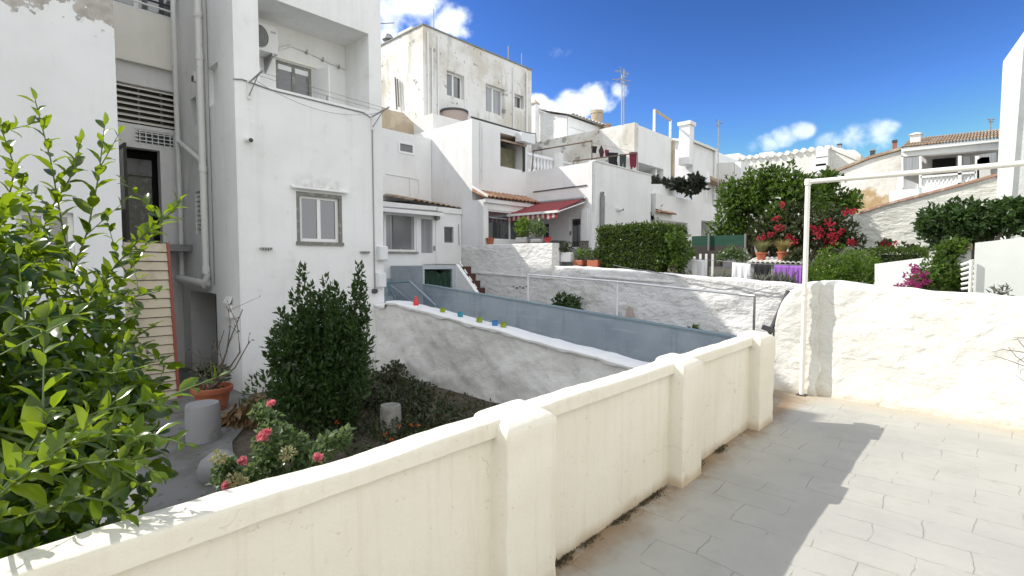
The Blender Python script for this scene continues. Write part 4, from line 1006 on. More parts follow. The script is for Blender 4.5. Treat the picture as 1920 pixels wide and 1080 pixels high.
mb = MB(); c = onY(437, 148, 9.69); mb.tube([c, p1+Vector((-.1, -.015, .02)), p1+Vector((.4, -.012, -.04)), p2+Vector((-.2, -.012, .02)), p2+Vector((0, -.012, -.06)), Vector((p2.x+.01, 9.685, .95))], .012, 6)
mini('cable', 'grey cable along the balcony edge and down the white facade', 'cable', mb, M['metal'])
for px, py, l in ((498, 466, 'row of small dark hooks low on the facade left of the window'), (683, 473, 'row of small dark hooks low on the facade right of the window')):
    p = onY(px, py, 9.69); mb = MB()
    mb.box(p.x-.10, p.x+.10, 9.67, 9.698, p.z-.012, p.z+.012)
    for k in range(5): mb.box(p.x-.10+k*.045, p.x-.08+k*.045, 9.63, 9.67, p.z-.02, p.z+.02)
    mini('hook_rail', l, 'hooks', mb, M['metal'])
for px, py, hw, hh, l in ((717, 475, .085, .155, 'upper white meter box at the right edge of the white house'), (714, 525, .085, .16, 'lower white meter box at the right edge of the white house')):
    p = onY(px, py, 9.6); t = thing('meter_box', l, 'meter box', p, 'meter boxes')
    mb = MB(); mb.box(p.x-hw, p.x+hw+.03, 9.56, 9.715, p.z-hh, p.z+hh)
    o = mb.build('casing', M['ivory_plastic'], t); bv = o.modifiers.new('b', 'BEVEL'); bv.width = .018; bv.segments = 2
    MB().box(p.x-hw+.012, p.x+hw+.018, 9.545, 9.559, p.z-hh+.02, p.z+hh-.02).build('door', M['ivory_plastic'], t)
p = onY(705, 546, 9.6); mb = MB(); mb.tube([(p.x, 9.70, p.z), (p.x, 9.60, p.z)], .05, 14); mini('vent_cap', 'black round vent below the meter boxes', 'vent', mb, M['metal_dark'])
# pipes on the side of the white house
def Sx(px, py): return onX(px, py, 3.30)
dp = thing('downpipe', 'thick white downpipe with a branch on the shaded side of the white house', 'pipe', (3.3, 11.6, .9))
mb = MB(); y_ = onX(384, 440, 3.28).y
mb.tube([(3.28, y_, 8.4), (3.28, y_, 1.35)], .062, 12); mb.build('pipe', M['pipe'], dp)
mb = MB(); mb.tube([(3.28, y_, 3.45), (3.28, y_+.12, 3.62), (3.28, 12.72, 4.2)], .05, 10); mb.build('branch', M['pipe'], dp)
mb = MB()
for z in (1.42, 3.38, 5.5, 6.3): MB().tube([(3.28, y_, z), (3.28, y_, z+.12)], .075, 12).build('collar', M['pipe'], dp)
mb = MB(); mb.tube([(3.28, y_, 1.40), (3.28, y_, 1.24), (3.25, y_-.08, 1.2), (3.20, 12.7, 1.28)], .085, 12); mb.build('elbow', M['pipe'], dp)
mb = MB(); mb.tube([(3.26, 12.72, 8.4), (3.26, 12.72, 1.2)], .05, 10); mini('downpipe', 'second thin white downpipe in the corner of the recess', 'pipe', mb, M['pipe'])
mb = MB(); mb.tube([(3.345, y_-.22, 8.4), (3.345, y_-.22, 1.2)], .015, 6); mini('cable', 'thin dark cable running beside the thick downpipe', 'cable', mb, M['metal'])
p = onX(367, 145, 3.3); t = thing('wall_lamp', 'small white spotlight on the recess side wall', 'lamp', p)
MB().obox(p, Vector((.05, 0, 0)), Vector((0, .06, .0)), Vector((0, .02, .10))).build('housing', M['pvc'], t); MB().obox(p+Vector((-.055, 0, -.04)), Vector((.012, 0, 0)), Vector((0, .045, .0)), Vector((0, 0, .05))).build('lens', M['metal_dark'], t)
MB().abox('x', 3.37, 11.81, 12.16, .12, .15, 4.40, 4.98).build('side_window', M['glass'], ma)
mb = MB()
for i in range(9): mb.abox('x', 3.37, 11.75, 12.05, .02, .07, 2.22+i*.096, 2.27+i*.096)
mb.build('louvre', M['white'], ma); MB().abox('x', 3.37, 11.75, 12.05, .075, .09, 2.2, 3.08).build('louvre_backing', M['frame_grey'], ma)
MB().prism([(3.30, 10.38, .86), (3.30, 10.05, .86), (3.36, 10.05, .98), (3.36, 10.38, .98)], (0, 0, .03)).box(3.31, 3.365, 10.08, 10.34, .62, .86).build('vent_hood', M['white'], ma)

# ================================================================== annexe house between the white house and the boundary
an = thing('annexe_house', 'low white house front with a sliding window, glazed door and sloping tile edge', 'house', (8.6, 12.4, 0))
wA = (6.6, 9.22, 1.93, 3.02, .10); dA = (9.30, 9.95, 1.0, 3.03, .10); wB = (10.28, 10.66, 2.23, 2.73, .12)
MB().block(6.34, 10.985, 12.4, 13.88, -1.8, 3.32, front=[wA, dA, wB]).build('wall', M['white_clean'], an)
wU = (9.65, 10.28, 5.11, 5.49, .08)
MB().block(6.36, 10.985, 13.9, 18, 3.0, 5.78, front=[wU]).build('upper_wall', M['white_clean'], an)
f = window(an, 'y', 13.9, *wU[:4], M['pvc'], M['glass_grey'], .07, 0, -.02, .08)
f = window(an, 'y', 12.4, 7.1, 9.22, 1.93, 3.02, M['pvc'], M['glass_curtain'], .06, 3, .02)
MB().abox('y', 12.4, 8.42, 9.05, .012, .02, 2.0, 2.95).build('blind', M['glass_grey'], f)
MB().box(7.0, 9.25, 12.33, 12.398, 1.88, 1.93).build('window_sill', M['frame_grey'], an)
d_ = window(an, 'y', 12.4, *dA[:4], M['pvc'], M['glass_curtain'], .11, 0, .02, name='door'); MB().abox('y', 12.4, 9.41, 9.84, .025, .06, 1.1, 1.9).build('door_panel', M['pvc'], d_)
MB().abox('y', 12.4, 9.87, 9.90, -.03, .019, 1.98, 2.12).build('handle', M['metal'], d_)
window(an, 'y', 12.4, *wB[:4], M['frame_grey'], M['glass'], .04, 0, .05)
# board canopy and tiled edge
MB().prism([(6.9, 12.05, 3.02), (9.98, 12.05, 3.06), (9.98, 13.88, 3.52), (6.9, 13.88, 3.46)], (0, 0, .06)).build('canopy_board', M['frame_grey'], an)
MB().box(6.9, 9.98, 12.02, 12.046, 3.0, 3.10).build('canopy_beam', M['pvc'], an)
def tiles(mb, A, B, up, n, r=.085, rows=1):
    """half-round tiles from eave line A->B running up by vector up"""
    A = Vector(A); B = Vector(B); up = Vector(up); t = (B-A)/n; nrm = t.cross(up).normalized()
    if nrm.z < 0: nrm = -nrm
    for i in range(n):
        c = A+t*(i+.5); hw = t.length*.52
        for e in range(rows):
            p0 = c+up*(e/rows)-up.normalized()*.03*(1 if e == 0 else 1.4)+nrm*(.012*e)*0; p1 = c+up*((e+1)/rows)
            ks = 6; a0 = []; a1 = []
            td = t.normalized()
            for k in range(ks+1):
                q = PI*k/ks; w_ = math.cos(q)*hw; h_ = math.sin(q)*r
                a0.append(p0+td*w_+nrm*(h_+.014)); a1.append(p1+td*w_*.86+nrm*(h_*.9))
            b = [p-nrm*.018 for p in a0]; s0 = len(mb.v)
            for k in range(ks):
                mb.quad(a0[k], a0[k+1], a1[k+1], a1[k]); mb.quad(a0[k], b[k], b[k+1], a0[k+1])
        g0 = A+t*i; g1 = g0+up
        mb.quad(g0-t*.3, g0+t*.3, g1+t*.3, g1-t*.3)
    return mb
mb = MB(); tiles(mb, (9.1, 12.42, 3.42), (10.98, 12.42, 3.30), (0, 1.46, .30), 9, .07, 3); mb.build('roof', M['tile_pale'], an)
MB().box(9.99, 10.98, 12.34, 12.396, 3.15, 3.30).build('eave_board', M['white'], an)
p = onY(822, 408, 12.3); t = thing('wall_lamp', 'round grey bulkhead lamp beside the glazed door', 'lamp', p)
MB().tube([(p.x, 12.39, p.z), (p.x, 12.30, p.z)], [.09, .075], 14).build('lens', M['frame_grey'], t)
mb = MB(); q = [onY(724, 326, 13.88), onY(768, 333, 13.88), onY(785, 338, 13.88), onY(786, 362, 13.88)]; mb.tube(q, .012, 5); mb.tube([onY(768, 333, 13.88), onY(770, 374, 13.88)], .012, 5)
mini('conduit', 'thin white conduits on the annexe upper wall', 'pipe', mb, M['pipe'])
mb = MB(); mb.tube([(9.45, 12.37, 1.55), (9.9, 12.37, 1.56), (10.95, 12.37, 1.55)], .012, 5); mb.tube([onY(860, 420, 12.38), onY(861, 460, 12.38)], .012, 5); mini('cable', 'thin cable along the foot of the annexe wall', 'cable', mb, M['metal'])
# passage: painted dado, steps and side walls
ps = thing('passage_steps', 'blue grey painted steps and side walls at the end of the passage', 'steps', (7.3, 11.5, -.9))
MB().prism([(6.55, 12.39, -.9), (8.29, 12.39, -.9), (8.29, 12.39, 1.16), (6.55, 12.39, 1.30)], (0, -.05, 0)).build('dado', M['bluegrey'], ps)
MB().prism([(8.29, 12.34, -.9), (8.29, 9.2, -.9), (8.29, 9.2, -.35), (8.29, 12.34, 1.02)], (-.10, 0, 0)).build('side_wall', M['bluegrey'], ps)
q0, q1 = onX(768, 528, 8.15), onX(817, 573, 8.15); MB().tube([q0, q1], .035, 8).build('handrail', M['bluegrey'], ps)
MB().tube([onX(726, 531, 7.0), onX(747, 574, 7.0)], .02, 8).tube([onX(726, 531, 7.0), q0], .02, 8).build('rail', mat('teal_paint', (.10, .19, .22), .5), ps)
mb = MB()
for i in range(8): mb.box(6.57, 8.18, 9.6+i*.34, 12.33, -.9+i*.2, -.9+(i+1)*.2)
mb.build('step', M['bluegrey'], ps)
# block with the netted opening and the stairs beside it
sk = thing('stair_block', 'pale grey landing block with a dark green netted opening', 'stair block', (8.9, 11.6, -.3))
op = (8.36, 9.32, .84, 1.44, .5)
MB().block(8.301, 9.45, 10.905, 12.38, -.3, 1.525, front=[op]).build('wall', mat('pale_grey_blue_paint', (.46, .50, .54), .75, layers=[(2, (.38, .42, .46), .45, .7)]), sk)
nt = MB(); nx_, nzv = 22, 10
vv = []
for i in range(nx_+1):
    for j in range(nzv+1):
        x = 8.37+.94*i/nx_; z = .85+(.55 - (.10*max(0, math.sin((i/nx_-.45)*9)) if i/nx_ > .45 else 0))*j/nzv
        vv.append((x, 11.0+.04*math.sin(i*1.3+j*.2), z))
nt.add(vv, [(i*(nzv+1)+j, (i+1)*(nzv+1)+j, (i+1)*(nzv+1)+j+1, i*(nzv+1)+j+1) for i in range(nx_) for j in range(nzv)]); nt.smooth = True
nt.build('net', M['green_net_dark'], sk)
ss = thing('court_stairs', 'red brown stairs with a white stringer and handrail down to the court', 'stairs', (10.2, 10, -.25))
MB().prism([(9.46, 10.9, -.25), (9.46, 9.55, -.25), (9.46, 9.55, .25), (9.46, 10.9, 1.525)], (.10, 0, 0)).build('stringer', M['white'], ss)
MB().prism([(9.455, 9.55, .255), (9.455, 10.9, 1.53), (9.455, 10.9, 1.57), (9.455, 9.55, .295)], (.12, 0, 0)).build('capping', M['whitetop'], ss)
mb = MB()
for i in range(9): mb.box(9.58, 9.86, 9.2+i*.19, 10.93, -.25+i*.195, -.25+(i+1)*.195)
mb.build('step', M['brick'], ss)
mb = MB(); mb.tube([onX(861, 490, 9.62), onX(894, 541, 9.62), onX(894, 575, 9.62)], .022, 8); mb.build('handrail', M['pipe'], ss)
# ================================================================== terraced house with the awning
tb = thing('terrace_house', 'white house with a glazed sunroom, red awning wall and laundry roof terrace', 'house', (13, 11.9, 2))
rec = (12.27, 13.47, 4.79, 5.88, .9)
MB().block(11.002, 13.6, 11.9, 15.45, 2.0, 6.08, front=[rec]).build('upper_wall', M['white_clean'], tb)
sr = [(10.98+.0, 11.9, 2.35, 3.24)]
MB().wall('y', 11.4, 11.002, 13.58, 2.0, 3.55, [(11.2, 13.25, 2.32, 3.26, .12)]).wall('x', 11.002, 11.4, 11.898, 2.0, 3.55).quad((11.002, 11.4, 3.55), (13.58, 11.4, 3.55), (13.58, 11.9, 3.55), (11.002, 11.9, 3.55)).build('sunroom_wall', M['white'], tb)
f = window(tb, 'y', 11.4, 11.2, 13.25, 2.32, 3.26, M['pvc'], M['glass'], .05, 1, .03)
mb = MB()
for k in range(7): mb.box(11.55+k*.09, 11.60+k*.09, 11.55, 11.58, 2.36, 3.2)
MB().abox('y', 11.4, 11.3, 12.1, .022, .03, 3.0, 3.03).build('curtain_rail', M['glass_curtain'], f)
mb = MB(); tiles(mb, (10.98, 11.28, 3.60), (13.55, 11.28, 3.60), (0, .60, .26), 14, .075, 1); mb.build('sunroom_roof', M['tile'], tb)
MB().box(11.005, 13.57, 11.32, 11.397, 3.46, 3.58).build('eave', M['white_clean'], tb)
MB().prism([(10.96, 11.2, 3.60), (11.02, 11.2, 3.60), (11.02, 11.895, 3.95), (10.96, 11.895, 3.95)], (0, 0, .07)).build('roof_edge', M['tile_white'], tb)
# upper opening: olive board, awning box
MB().abox('y', 11.9, 12.3, 13.35, .35, .40, 4.8, 5.52).build('olive_board', mat('olive_board', (.15, .14, .085), .8, layers=[(2, (.22, .20, .13), .45, .65)], bumps=[(3, .3, .05)]), tb)
MB().prism([(12.3, 11.86, 5.62), (13.55, 11.86, 5.62), (13.55, 12.7, 5.84), (12.3, 12.7, 5.84)], (0, 0, .05)).build('opening_canopy', M['tile_pale'], tb)
MB().box(13.36, 13.46, 11.85, 11.89, 4.75, 5.6).build('plant_edge', M['succulent'], tb)
MB().box(13.0, 13.7, 11.62, 11.895, 5.70, 6.0).build('fixture_box', M['ivory_plastic'], tb)
mb = MB(); mb.tube([(11.0, 11.93, 6.13), (13.5, 11.93, 6.11)], .03, 6); mb.tube([(13.5, 11.93, 6.12), (13.72, 11.6, 6.05), (13.74, 11.6, 5.75)], .02, 6); mb.build('roof_pipe', M['metal_dark'], tb)
mb = MB(); mb.tube([(11.35, 11.87, 6.05), (11.35, 11.87, 4.1)], .025, 6); mb.tube([(11.42, 11.87, 5.9), (11.42, 11.87, 4.2)], .012, 5); mb.build('wall_pipe', M['pipe'], tb)
# wing
dW = (9.53, 10.06, 2.02, 3.12, .10); wW = (10.9, 11.2, 2.35, 2.95, .1)
MB().block(13.601, 17.25, 9.08, 15.4, 2.0, 4.765, left=[dW, wW]).build('wing_wall', M['white_clean'], tb)
d_ = window(tb, 'x', 13.601, *dW[:4], M['pvc'], M['glass'], .10, 0, .02, name='door')
MB().abox('x', 13.601, 9.98, 10.01, -.04, .01, 2.5, 2.64).build('handle', M['metal'], d_)
window(tb, 'x', 13.601, *wW[:4], M['pvc'], M['glass'], .03, 0, .03)
MB().box(13.57, 17.28, 9.05, 9.3, 4.766, 4.80).build('parapet_cap', M['white'], tb)
mb = MB(); a, b = onX(1000, 360, 13.58), onX(1100, 347, 13.58); mb.tube([a, b], .018, 6)
mb.build('string_course', M['metal_dark'], tb)
for i, px in enumerate((1104, 1108, 1113)):
    y = onX(px, 400, 13.56).y; mb = MB(); mb.tube([(13.55, y, 4.72), (13.55, y, 3.25)], .022, 6); mb.build('pipe', M['pipe'] if i != 1 else M['metal'], tb)
bx = onX(1098, 425, 13.45); MB().box(13.44, 13.598, 9.25, 9.47, 2.3, 3.3).build('cabinet', M['white'], tb)
MB().box(13.50, 13.598, 9.12, 9.24, 2.0, 4.76).build('corner_pipe', M['white_clean'], tb)
t = thing('downpipe', 'short grey pipe with a bent top on the white wing wall', 'pipe', (13.95, 9.0, 2))
MB().tube([(13.93, 9.0, 2.0), (13.93, 9.0, 3.72), (13.95, 9.03, 3.80), (14.0, 9.09, 3.80)], .07, 10).build('pipe', M['concrete'], t)
p = onY(1163, 393, 9.0); t = thing('wall_lamp', 'white cylinder lamp on the sunless wing wall above the hedge', 'lamp', p)
MB().tube([(p.x-.14, 9.0, p.z), (p.x+.08, 9.0, p.z+.01)], .045, 10).tube([(p.x-.05, 9.0, p.z), (p.x-.05, 9.079, p.z)], .02, 6).build('housing', M['ivory_plastic'], t); MB().tube([(p.x+.081, 9.0, p.z+.01), (p.x+.16, 9.0, p.z+.012)], .04, 10).build('head', M['metal_dark'], t)
# patio low details
MB().box(13.45, 13.6, 9.22, 9.55, 2.0, 2.3).build('tile_panel', mat('patterned_tile', (.30, .28, .22), .4, layers=[(26, (.05, .05, .05), .48, .56)]), tb)
t = thing('wall_plinth', 'low white patio wall edge with patterned tiles beside the planters', 'plinth', (13.2, 10.3, 2.0))
MB().box(13.0, 13.55, 10.15, 10.75, 2.0, 2.32).build('body', mat('patterned_dark_tile', (.22, .22, .22), .4, layers=[(30, (.04, .05, .07), .46, .55)]), t)
# awning
aw = thing('awning', 'red and white striped awning over the patio door', 'awning', (13.3, 10.5, 3.5))
Y0, Y1 = 9.42, 11.62; n = 44
r_, w_, th_ = MB(), MB(), MB()
def stripe(i, a, b, mbs, off=0):
    (mbs[0] if i % 2 == 0 else mbs[1]).quad(*[Vector(p) for p in (a[0], a[1], b[1], b[0])])
for i in range(n):
    ya = Y0+(Y1-Y0)*i/n; yb = Y0+(Y1-Y0)*(i+1)/n
    tgt = th_ if i % 4 == 3 else r_
    tgt.prism([(13.55, ya, 3.63), (13.55, yb, 3.63), (12.18, yb, 3.17), (12.18, ya, 3.17)], (0, 0, .012))
    tv = w_ if i % 4 >= 2 else r_
    zz = 2.96+.018*math.sin(i*PI*.25)
    tv.prism([(12.14, ya, 3.10), (12.14, yb, 3.10), (12.14, yb, zz), (12.14, (ya+yb)/2, zz-.03), (12.14, ya, zz)], (.01, 0, 0))
r_.build('cloth', M['awning_red'], aw); w_.build('pale_stripes', M['awning_white'], aw); th_.build('faded_stripes', M['awning_thin'], aw)
MB().box(12.10, 12.19, Y0-.03, Y1+.03, 3.095, 3.165).build('front_bar', M['pvc'], aw)
mb = MB(); MB().tube([(13.55, Y0, 3.52), (12.16, Y0, 3.12)], .02, 6).build('arm', M['pvc'], aw); MB().tube([(13.55, Y1, 3.52), (12.16, Y1, 3.12)], .02, 6).build('arm', M['pvc'], aw)
MB().tube([(13.53, Y0-.06, 3.64), (13.53, Y1, 3.64)], .05, 10).build('roller', M['metal'], aw)
# planters on the patio edge
def planter(name, label, x0, x1, y0, y1, z0, z1, mt, pm, r, h, seed, n=260, L=.10):
    t = thing(name, label, 'planter', ((x0+x1)/2, (y0+y1)/2, z0), 'planters on the patio edge')
    o = MB().box(x0, x1, y0, y1, z0, z1).build('trough', mt, t); bv = o.modifiers.new('b', 'BEVEL'); bv.width = .02
    g = np.random.default_rng(seed); c = ((x0+x1)/2, (y0+y1)/2, z1+h*.45)
    p_ = thing('potted_plant', label.replace(label.split()[0], 'leafy', 1)[:0]+PLANTLAB[seed], 'plant', c, 'plants in the patio planters')
    Leaves().cloud(clumps(c, ((x1-x0)*.4, (y1-y0)*.42, h*.5), 8, r, g), n, L, L*.5, g, up=.4).build('foliage', pm, p_)
    limbs('stem', M['bark'], p_, [([(c[0]+g.normal()*.05, c[1]+g.normal()*.1, z1-.03), (c[0]+g.normal()*.1, c[1]+g.normal()*.15, z1+h*.5)], [.01, .004]) for _ in range(5)], 5)
PLANTLAB = {51: 'bushy green plant in the grey trough under the awning', 52: 'dry leafy plant in the grey bowl under the awning', 53: 'grassy plant in the white trough left of the terracotta pots', 54: 'low yellow green plant right of the white trough', 55: 'trailing green plant in the terracotta pot by the hedge'}
planter('planter', 'grey stone trough on the low wall under the awning', 11.03, 11.28, 9.65, 10.1, 2.18, 2.34, M['concrete'], M['hedge_light'], .13, .55, 51)
planter('planter', 'shallow grey bowl planter beside the stone trough', 11.03, 11.28, 9.1, 9.55, 2.18, 2.28, M['concrete'], M['rose_leaf'], .13, .55, 52)
planter('planter', 'white rectangular trough right of the wall end', 11.4, 11.62, 8.4, 8.85, 1.36+.27, 1.9, M['white'], M['vine'], .10, .25, 53, 200, .08)
planter('planter', 'small square planter with a yellow green plant', 11.4, 11.7, 8.0, 8.3, 1.33+.2, 1.68, M['terracotta'], M['hedge_light'], .12, .28, 54, 240, .07)
planter('planter', 'terracotta planter nearest the clipped hedge', 11.4, 11.7, 7.5, 7.85, 1.33+.15, 1.68, M['terracotta'], M['hedge'], .12, .3, 55, 240, .07)
p = onX(1043, 455, 11.1)
p = onX(903, 447, 11.25); MB().lathe([(0, 0), (.09, 0), (.12, .18), (.135, .18), (.135, .21), (.11, .21), (0, .19)], (11.2, 11.3, 2.165), 14).build('flower_pot', M['terracotta'], label='small terracotta pot in the corner by the sunroom window', cat='flower pot')
mb = MB(); p = onX(1057, 447, 11.2); MB().lathe([(0, 0), (.07, 0), (.09, .13), (.1, .15), (0, .13)], (11.15, 8.98, 2.17), 12).build('flower_pot', mat('red_glaze', (.4, .03, .03), .4), label='small red pot on the low wall beside the grey bowl', cat='flower pot')

# laundry terrace on top of the wing
TZ = 4.80
def rail_frame(label, pts, mt, r=.025):
    t = thing('drying_frame', label, 'drying frame', Vector(pts[0]))
    MB().tube(pts, r, 6).build('bar', mt, t); return t
FX, FY = 13.7, 11.75
q = [onX(997, 325, 13.75), onX(1000, 283, 13.75), onX(1110, 264, 13.75), onX(1112, 302, 13.75)]
fr1 = rail_frame('rusty pipe drying frame along the left edge of the roof terrace', [Vector((q[0].x, q[0].y, 4.766)), q[1], q[2], Vector((q[2].x, q[2].y, 4.766))], M['rust'])
q2 = [onY(1076, 300, 12.3), onY(1196, 287, 9.6)]
a = onY(1075, 302, 11.2); b = onY(1195, 287, 9.9)
fr2 = rail_frame('rusty pipe drying frame carrying dark laundry', [Vector((a.x, a.y, 4.766)), Vector((a.x, a.y, a.z)), b, Vector((b.x, b.y, 4.766))], M['rust'])
ln = []
def garment(name, label, px, py, wpx, hpx, mt, Y, shape=None, cat='laundry'):
    p = onY(px, py, Y); s = (p.x*_fx+p.y*_fy)/960
    out = shape or [(-.5, 0), (.5, 0), (.45, -.6), (.3, -1), (-.3, -.95), (-.45, -.6)]
    mb = MB(); d = Vector((.86, -.5, 0)); nn = Vector((.5, .86, 0))*.02
    pts = [p+d*(x*wpx*1.15*s)+Vector((0, 0, y*hpx*1.3*s+.04))+nn*math.sin(x*9+y*4) for x, y in out]
    mb.prism(pts, nn*.6); return mb.build(name, mt, label=label, cat=cat, group='laundry on the roof terrace')
PANTS = [(-.5, 0), (.5, 0), (.5, -1), (.1, -.92), (0, -.45), (-.1, -1), (-.5, -.95)]
SHIRT = [(-.5, 0), (.5, 0), (.42, -.45), (.6, -.9), (.2, -1), (-.35, -.85), (-.4, -.3)]
garment('garment', 'small black cap-like garment at the left of the laundry', 1114, 276, 10, 10, M['black_cloth'], 11.6)
garment('garment', 'small dark brown garment hanging by one corner', 1128, 275, 10, 17, mat('brown_cloth', (.06, .025, .03), .9), 11.2, [(-.1, 0), (.1, 0), (.5, -.5), (.2, -1), (-.2, -.95), (-.5, -.4)])
garment('garment', 'narrow maroon garment between the brown and black ones', 1138, 283, 7, 10, M['maroon'], 10.8)
garment('garment', 'large black garment in the middle of the laundry', 1149, 288, 19, 24, M['black_cloth'], 10.6, SHIRT)
garment('garment', 'dark grey trousers hanging right of the black garment', 1168, 291, 11, 23, mat('slate_cloth', (.04, .05, .055), .9), 10.3, PANTS)
garment('garment', 'maroon trousers at the right end of the laundry', 1187, 288, 13, 26, M['maroon'], 10.0, [(-.5, 0), (.5, .05), (.5, -.75), (.2, -.85), (0, -.75), (-.1, -1), (-.25, -1), (-.3, -.8), (-.4, -.7)])
mb = MB(); mb.tube([onX(1108, 267, 13.75), b], .006, 5); mb.tube([onX(1050, 275, 13.75), a, b], .006, 5); mini('clothesline', 'thin washing lines over the roof terrace', 'clothesline', mb, M['metal'])
bl = thing('balustrade', 'white turned balustrade at the back of the roof terrace', 'balustrade', (14.5, 13.2, TZ))
B0, B1 = onY(996, 286, 13.2), onY(1066, 296, 13.2)
for i in range(13):
    f_ = i/12; x = B0.x+(B1.x-B0.x)*f_
    MB().lathe([(.05, .42), (.05, .46), (.03, .5), (.07, .62), (.06, .72), (.03, .86), (.05, .92), (.05, .95)], (x, 13.2, TZ), 8).build('baluster', M['white_clean'], bl)
MB().box(B0.x-.3, B1.x+.1, 13.1, 13.3, TZ-.02, TZ+.42).build('base', M['white_clean'], bl)
MB().box(B0.x-.3, B1.x+.1, 13.12, 13.28, TZ+.95, TZ+1.05).build('handrail', M['white_clean'], bl)
p = onY(1046, 300, 13.0); MB().box(p.x-.14, p.x+.14, 12.82, 13.08, TZ, TZ+1.25).build('pier', M['weathered_soft'], bl)

# ================================================================== tall stained house behind
tw = thing('tall_house', 'tall weathered white house with three windows and black streaks', 'house', (15, 15.5, 2))
T1, T2, T3 = (13.03, 13.93, 8.06, 9.0, .28), (15.12, 16.26, 7.9, 9.03, .28), (16.89, 17.5, 8.45, 9.03, .28)
MB().block(11.9, 18.03, 15.5, 22, 2.0, 10.31, front=[T1, T2, T3]).build('wall', M['weathered'], tw)
MB().box(11.86, 18.07, 15.46, 22, 10.31, 10.36).build('roof_edge', M['frame_grey'], tw)
window(tw, 'y', 15.5, *T1[:4], M['pvc'], M['glass'], .07, 1, .18); window(tw, 'y', 15.5, *T2[:4], M['pvc'], M['glass_curtain'], .07, 1, .18)
window(tw, 'y', 15.5, *T3[:4], M['pvc'], M['glass'], .06, 0, .18)
mb = MB()
for px in (803, 811, 822, 963, 988): x = onY(px, 150, 15.44).x; mb.tube([(x, 15.44, 10.1 if px != 811 else 9.6), (x, 15.44, 6.1)], .035 if px < 980 else .05, 6)
mb.build('pipe', M['pipe'], tw)
p = onY(850, 215, 15.3); MB().tube([(p.x, 15.25, 6.0), (p.x, 15.25, 7.35)], .52, 20).build('water_tank', M['terracotta'] if False else mat('pinkish_tank', (.40, .33, .29), .8), label='round pinkish water tank against the tall house', cat='water tank')
mb = MB(); mb.lathe([(.50, 0), (.55, 0), (.55, .08), (.50, .08)], (p.x, 15.25, 7.33), 20)
mb.build('tank_rim', M['metal_dark'], bpy.data.objects['water_tank'])
MB().box(11.3, 12.9, 14.2, 15.48, 5.5, 6.75).build('roof_annexe', M['weathered_soft'], tw)
for px, y0p, y1p in ((741, 145, 205), (745, 148, 200)):
    a, b = onX(px, y0p, 11.8), onX(px+3, y1p, 11.8); 
    mb = MB(); mb.tube([a, b], .035, 6); mini('leaning_plank', 'dark plank leaning on the sunlit side of the tall house, '+('left one' if px == 741 else 'right one'), 'plank', mb, M['frame_grey'])
for px, pt, pb, l in ((813, 17, 60, 'left tall thin aerial rod on the tall house roof'), (953, 86, 115, 'middle thin aerial rod on the tall house roof'), (978, 100, 127, 'right thin aerial rod on the tall house roof')):
    a = onY(px, pt, 16.2); mini('aerial_rod', l, 'aerial', MB().tube([(a.x, a.y, 10.3), a], .022, 5), M['metal'])
p = onX(728, 86, 12.3); mini('flue', 'small grey flue with a cap at the left of the tall roof', 'flue', MB().lathe([(0, 0), (.12, 0), (.12, .35), (.24, .40), (.24, .45), (.12, .62), (0, .64)], (12.3, p.y, 10.3), 12), M['metal'])
mini('chimney', 'low pale chimney block on the left roof edge', 'chimney', MB().box(12.0, 12.5, 16.3, 17.2, 10.36, 10.55), M['weathered_soft'])
ls = thing('limestone_wall', 'raw limestone block wall in shade behind the annexe roof', 'wall', (10, 15.2, 5))
MB().prism([onY(700, 195, 15.3), onY(735, 207, 15.3), onY(757, 212, 15.3), onY(790, 244, 15.3), onY(790, 262, 15.3), onY(700, 262, 15.3)], (0, .3, 0)).build('wall_face', M['limestone'], ls)
# ================================================================== houses further back
def chimney(name, label, X, px, ptop, pbot, wpx, mt, capmt=None, peak=False):
    p = onX(px, pbot, X); q = onX(px, ptop, X); s = (p.x*_fx+p.y*_fy)/960; w_ = wpx*s/2
    t = thing(name, label, 'chimney', (p.x, p.y, p.z-1))
    h = q.z-p.z
    MB().box(p.x-w_, p.x+w_, p.y-w_, p.y+w_, p.z-1, p.z+h*.82).build('shaft', mt, t)
    if peak: MB().add([(p.x-w_*1.4, p.y-w_*1.4, p.z+h*.82), (p.x+w_*1.4, p.y-w_*1.4, p.z+h*.82), (p.x+w_*1.4, p.y+w_*1.4, p.z+h*.82), (p.x-w_*1.4, p.y+w_*1.4, p.z+h*.82), (p.x, p.y, p.z+h)], [(0, 1, 2, 3), (0, 1, 4), (1, 2, 4), (2, 3, 4), (3, 0, 4)]).build('cap', capmt or mt, t)
    else: MB().box(p.x-w_*1.25, p.x+w_*1.25, p.y-w_*1.25, p.y+w_*1.25, p.z+h*.82, p.z+h).build('cap', capmt or mt, t)
    return t
# gabled white house with the pointed chimney, behind the laundry terrace
gh = thing('gabled_house', 'rough white gabled house with an arrow-topped chimney behind the balustrade', 'house', (22, 17, 2))
polyX(21, [(980, None, 2), (980, 196), (1018, 211), (1040, 214), (1063, 217), (1064, None, 2)], 6).build('gable_wall', M['stonewall'], gh)
cY = onX(1064, 217, 21).y
wG = onY(1070, 238, cY-.01); wG2 = onY(1098, 250, cY-.01)
MB().wall('y', cY-.01, 21, 27.5, 2, onX(1063, 217, 21).z-.05, [(wG.x, wG2.x, wG2.z+.05, wG.z, .2)]).build('front_wall', M['white_clean'], gh)
window(gh, 'y', cY-.01, wG.x, wG2.x, wG2.z+.05, wG.z, M['metal_dark'], M['dark'], .05, 2, .05)
mb = MB(); a = onX(1062, 217, 21); e = onY(1132, 240, cY-.25); tiles(mb, (20.9, cY-.3, a.z-.02), (27.5, cY-.3, a.z-.02), (0, 2.4, .75), 22, .10, 1); mb.build('roof', M['tile_white'], gh)
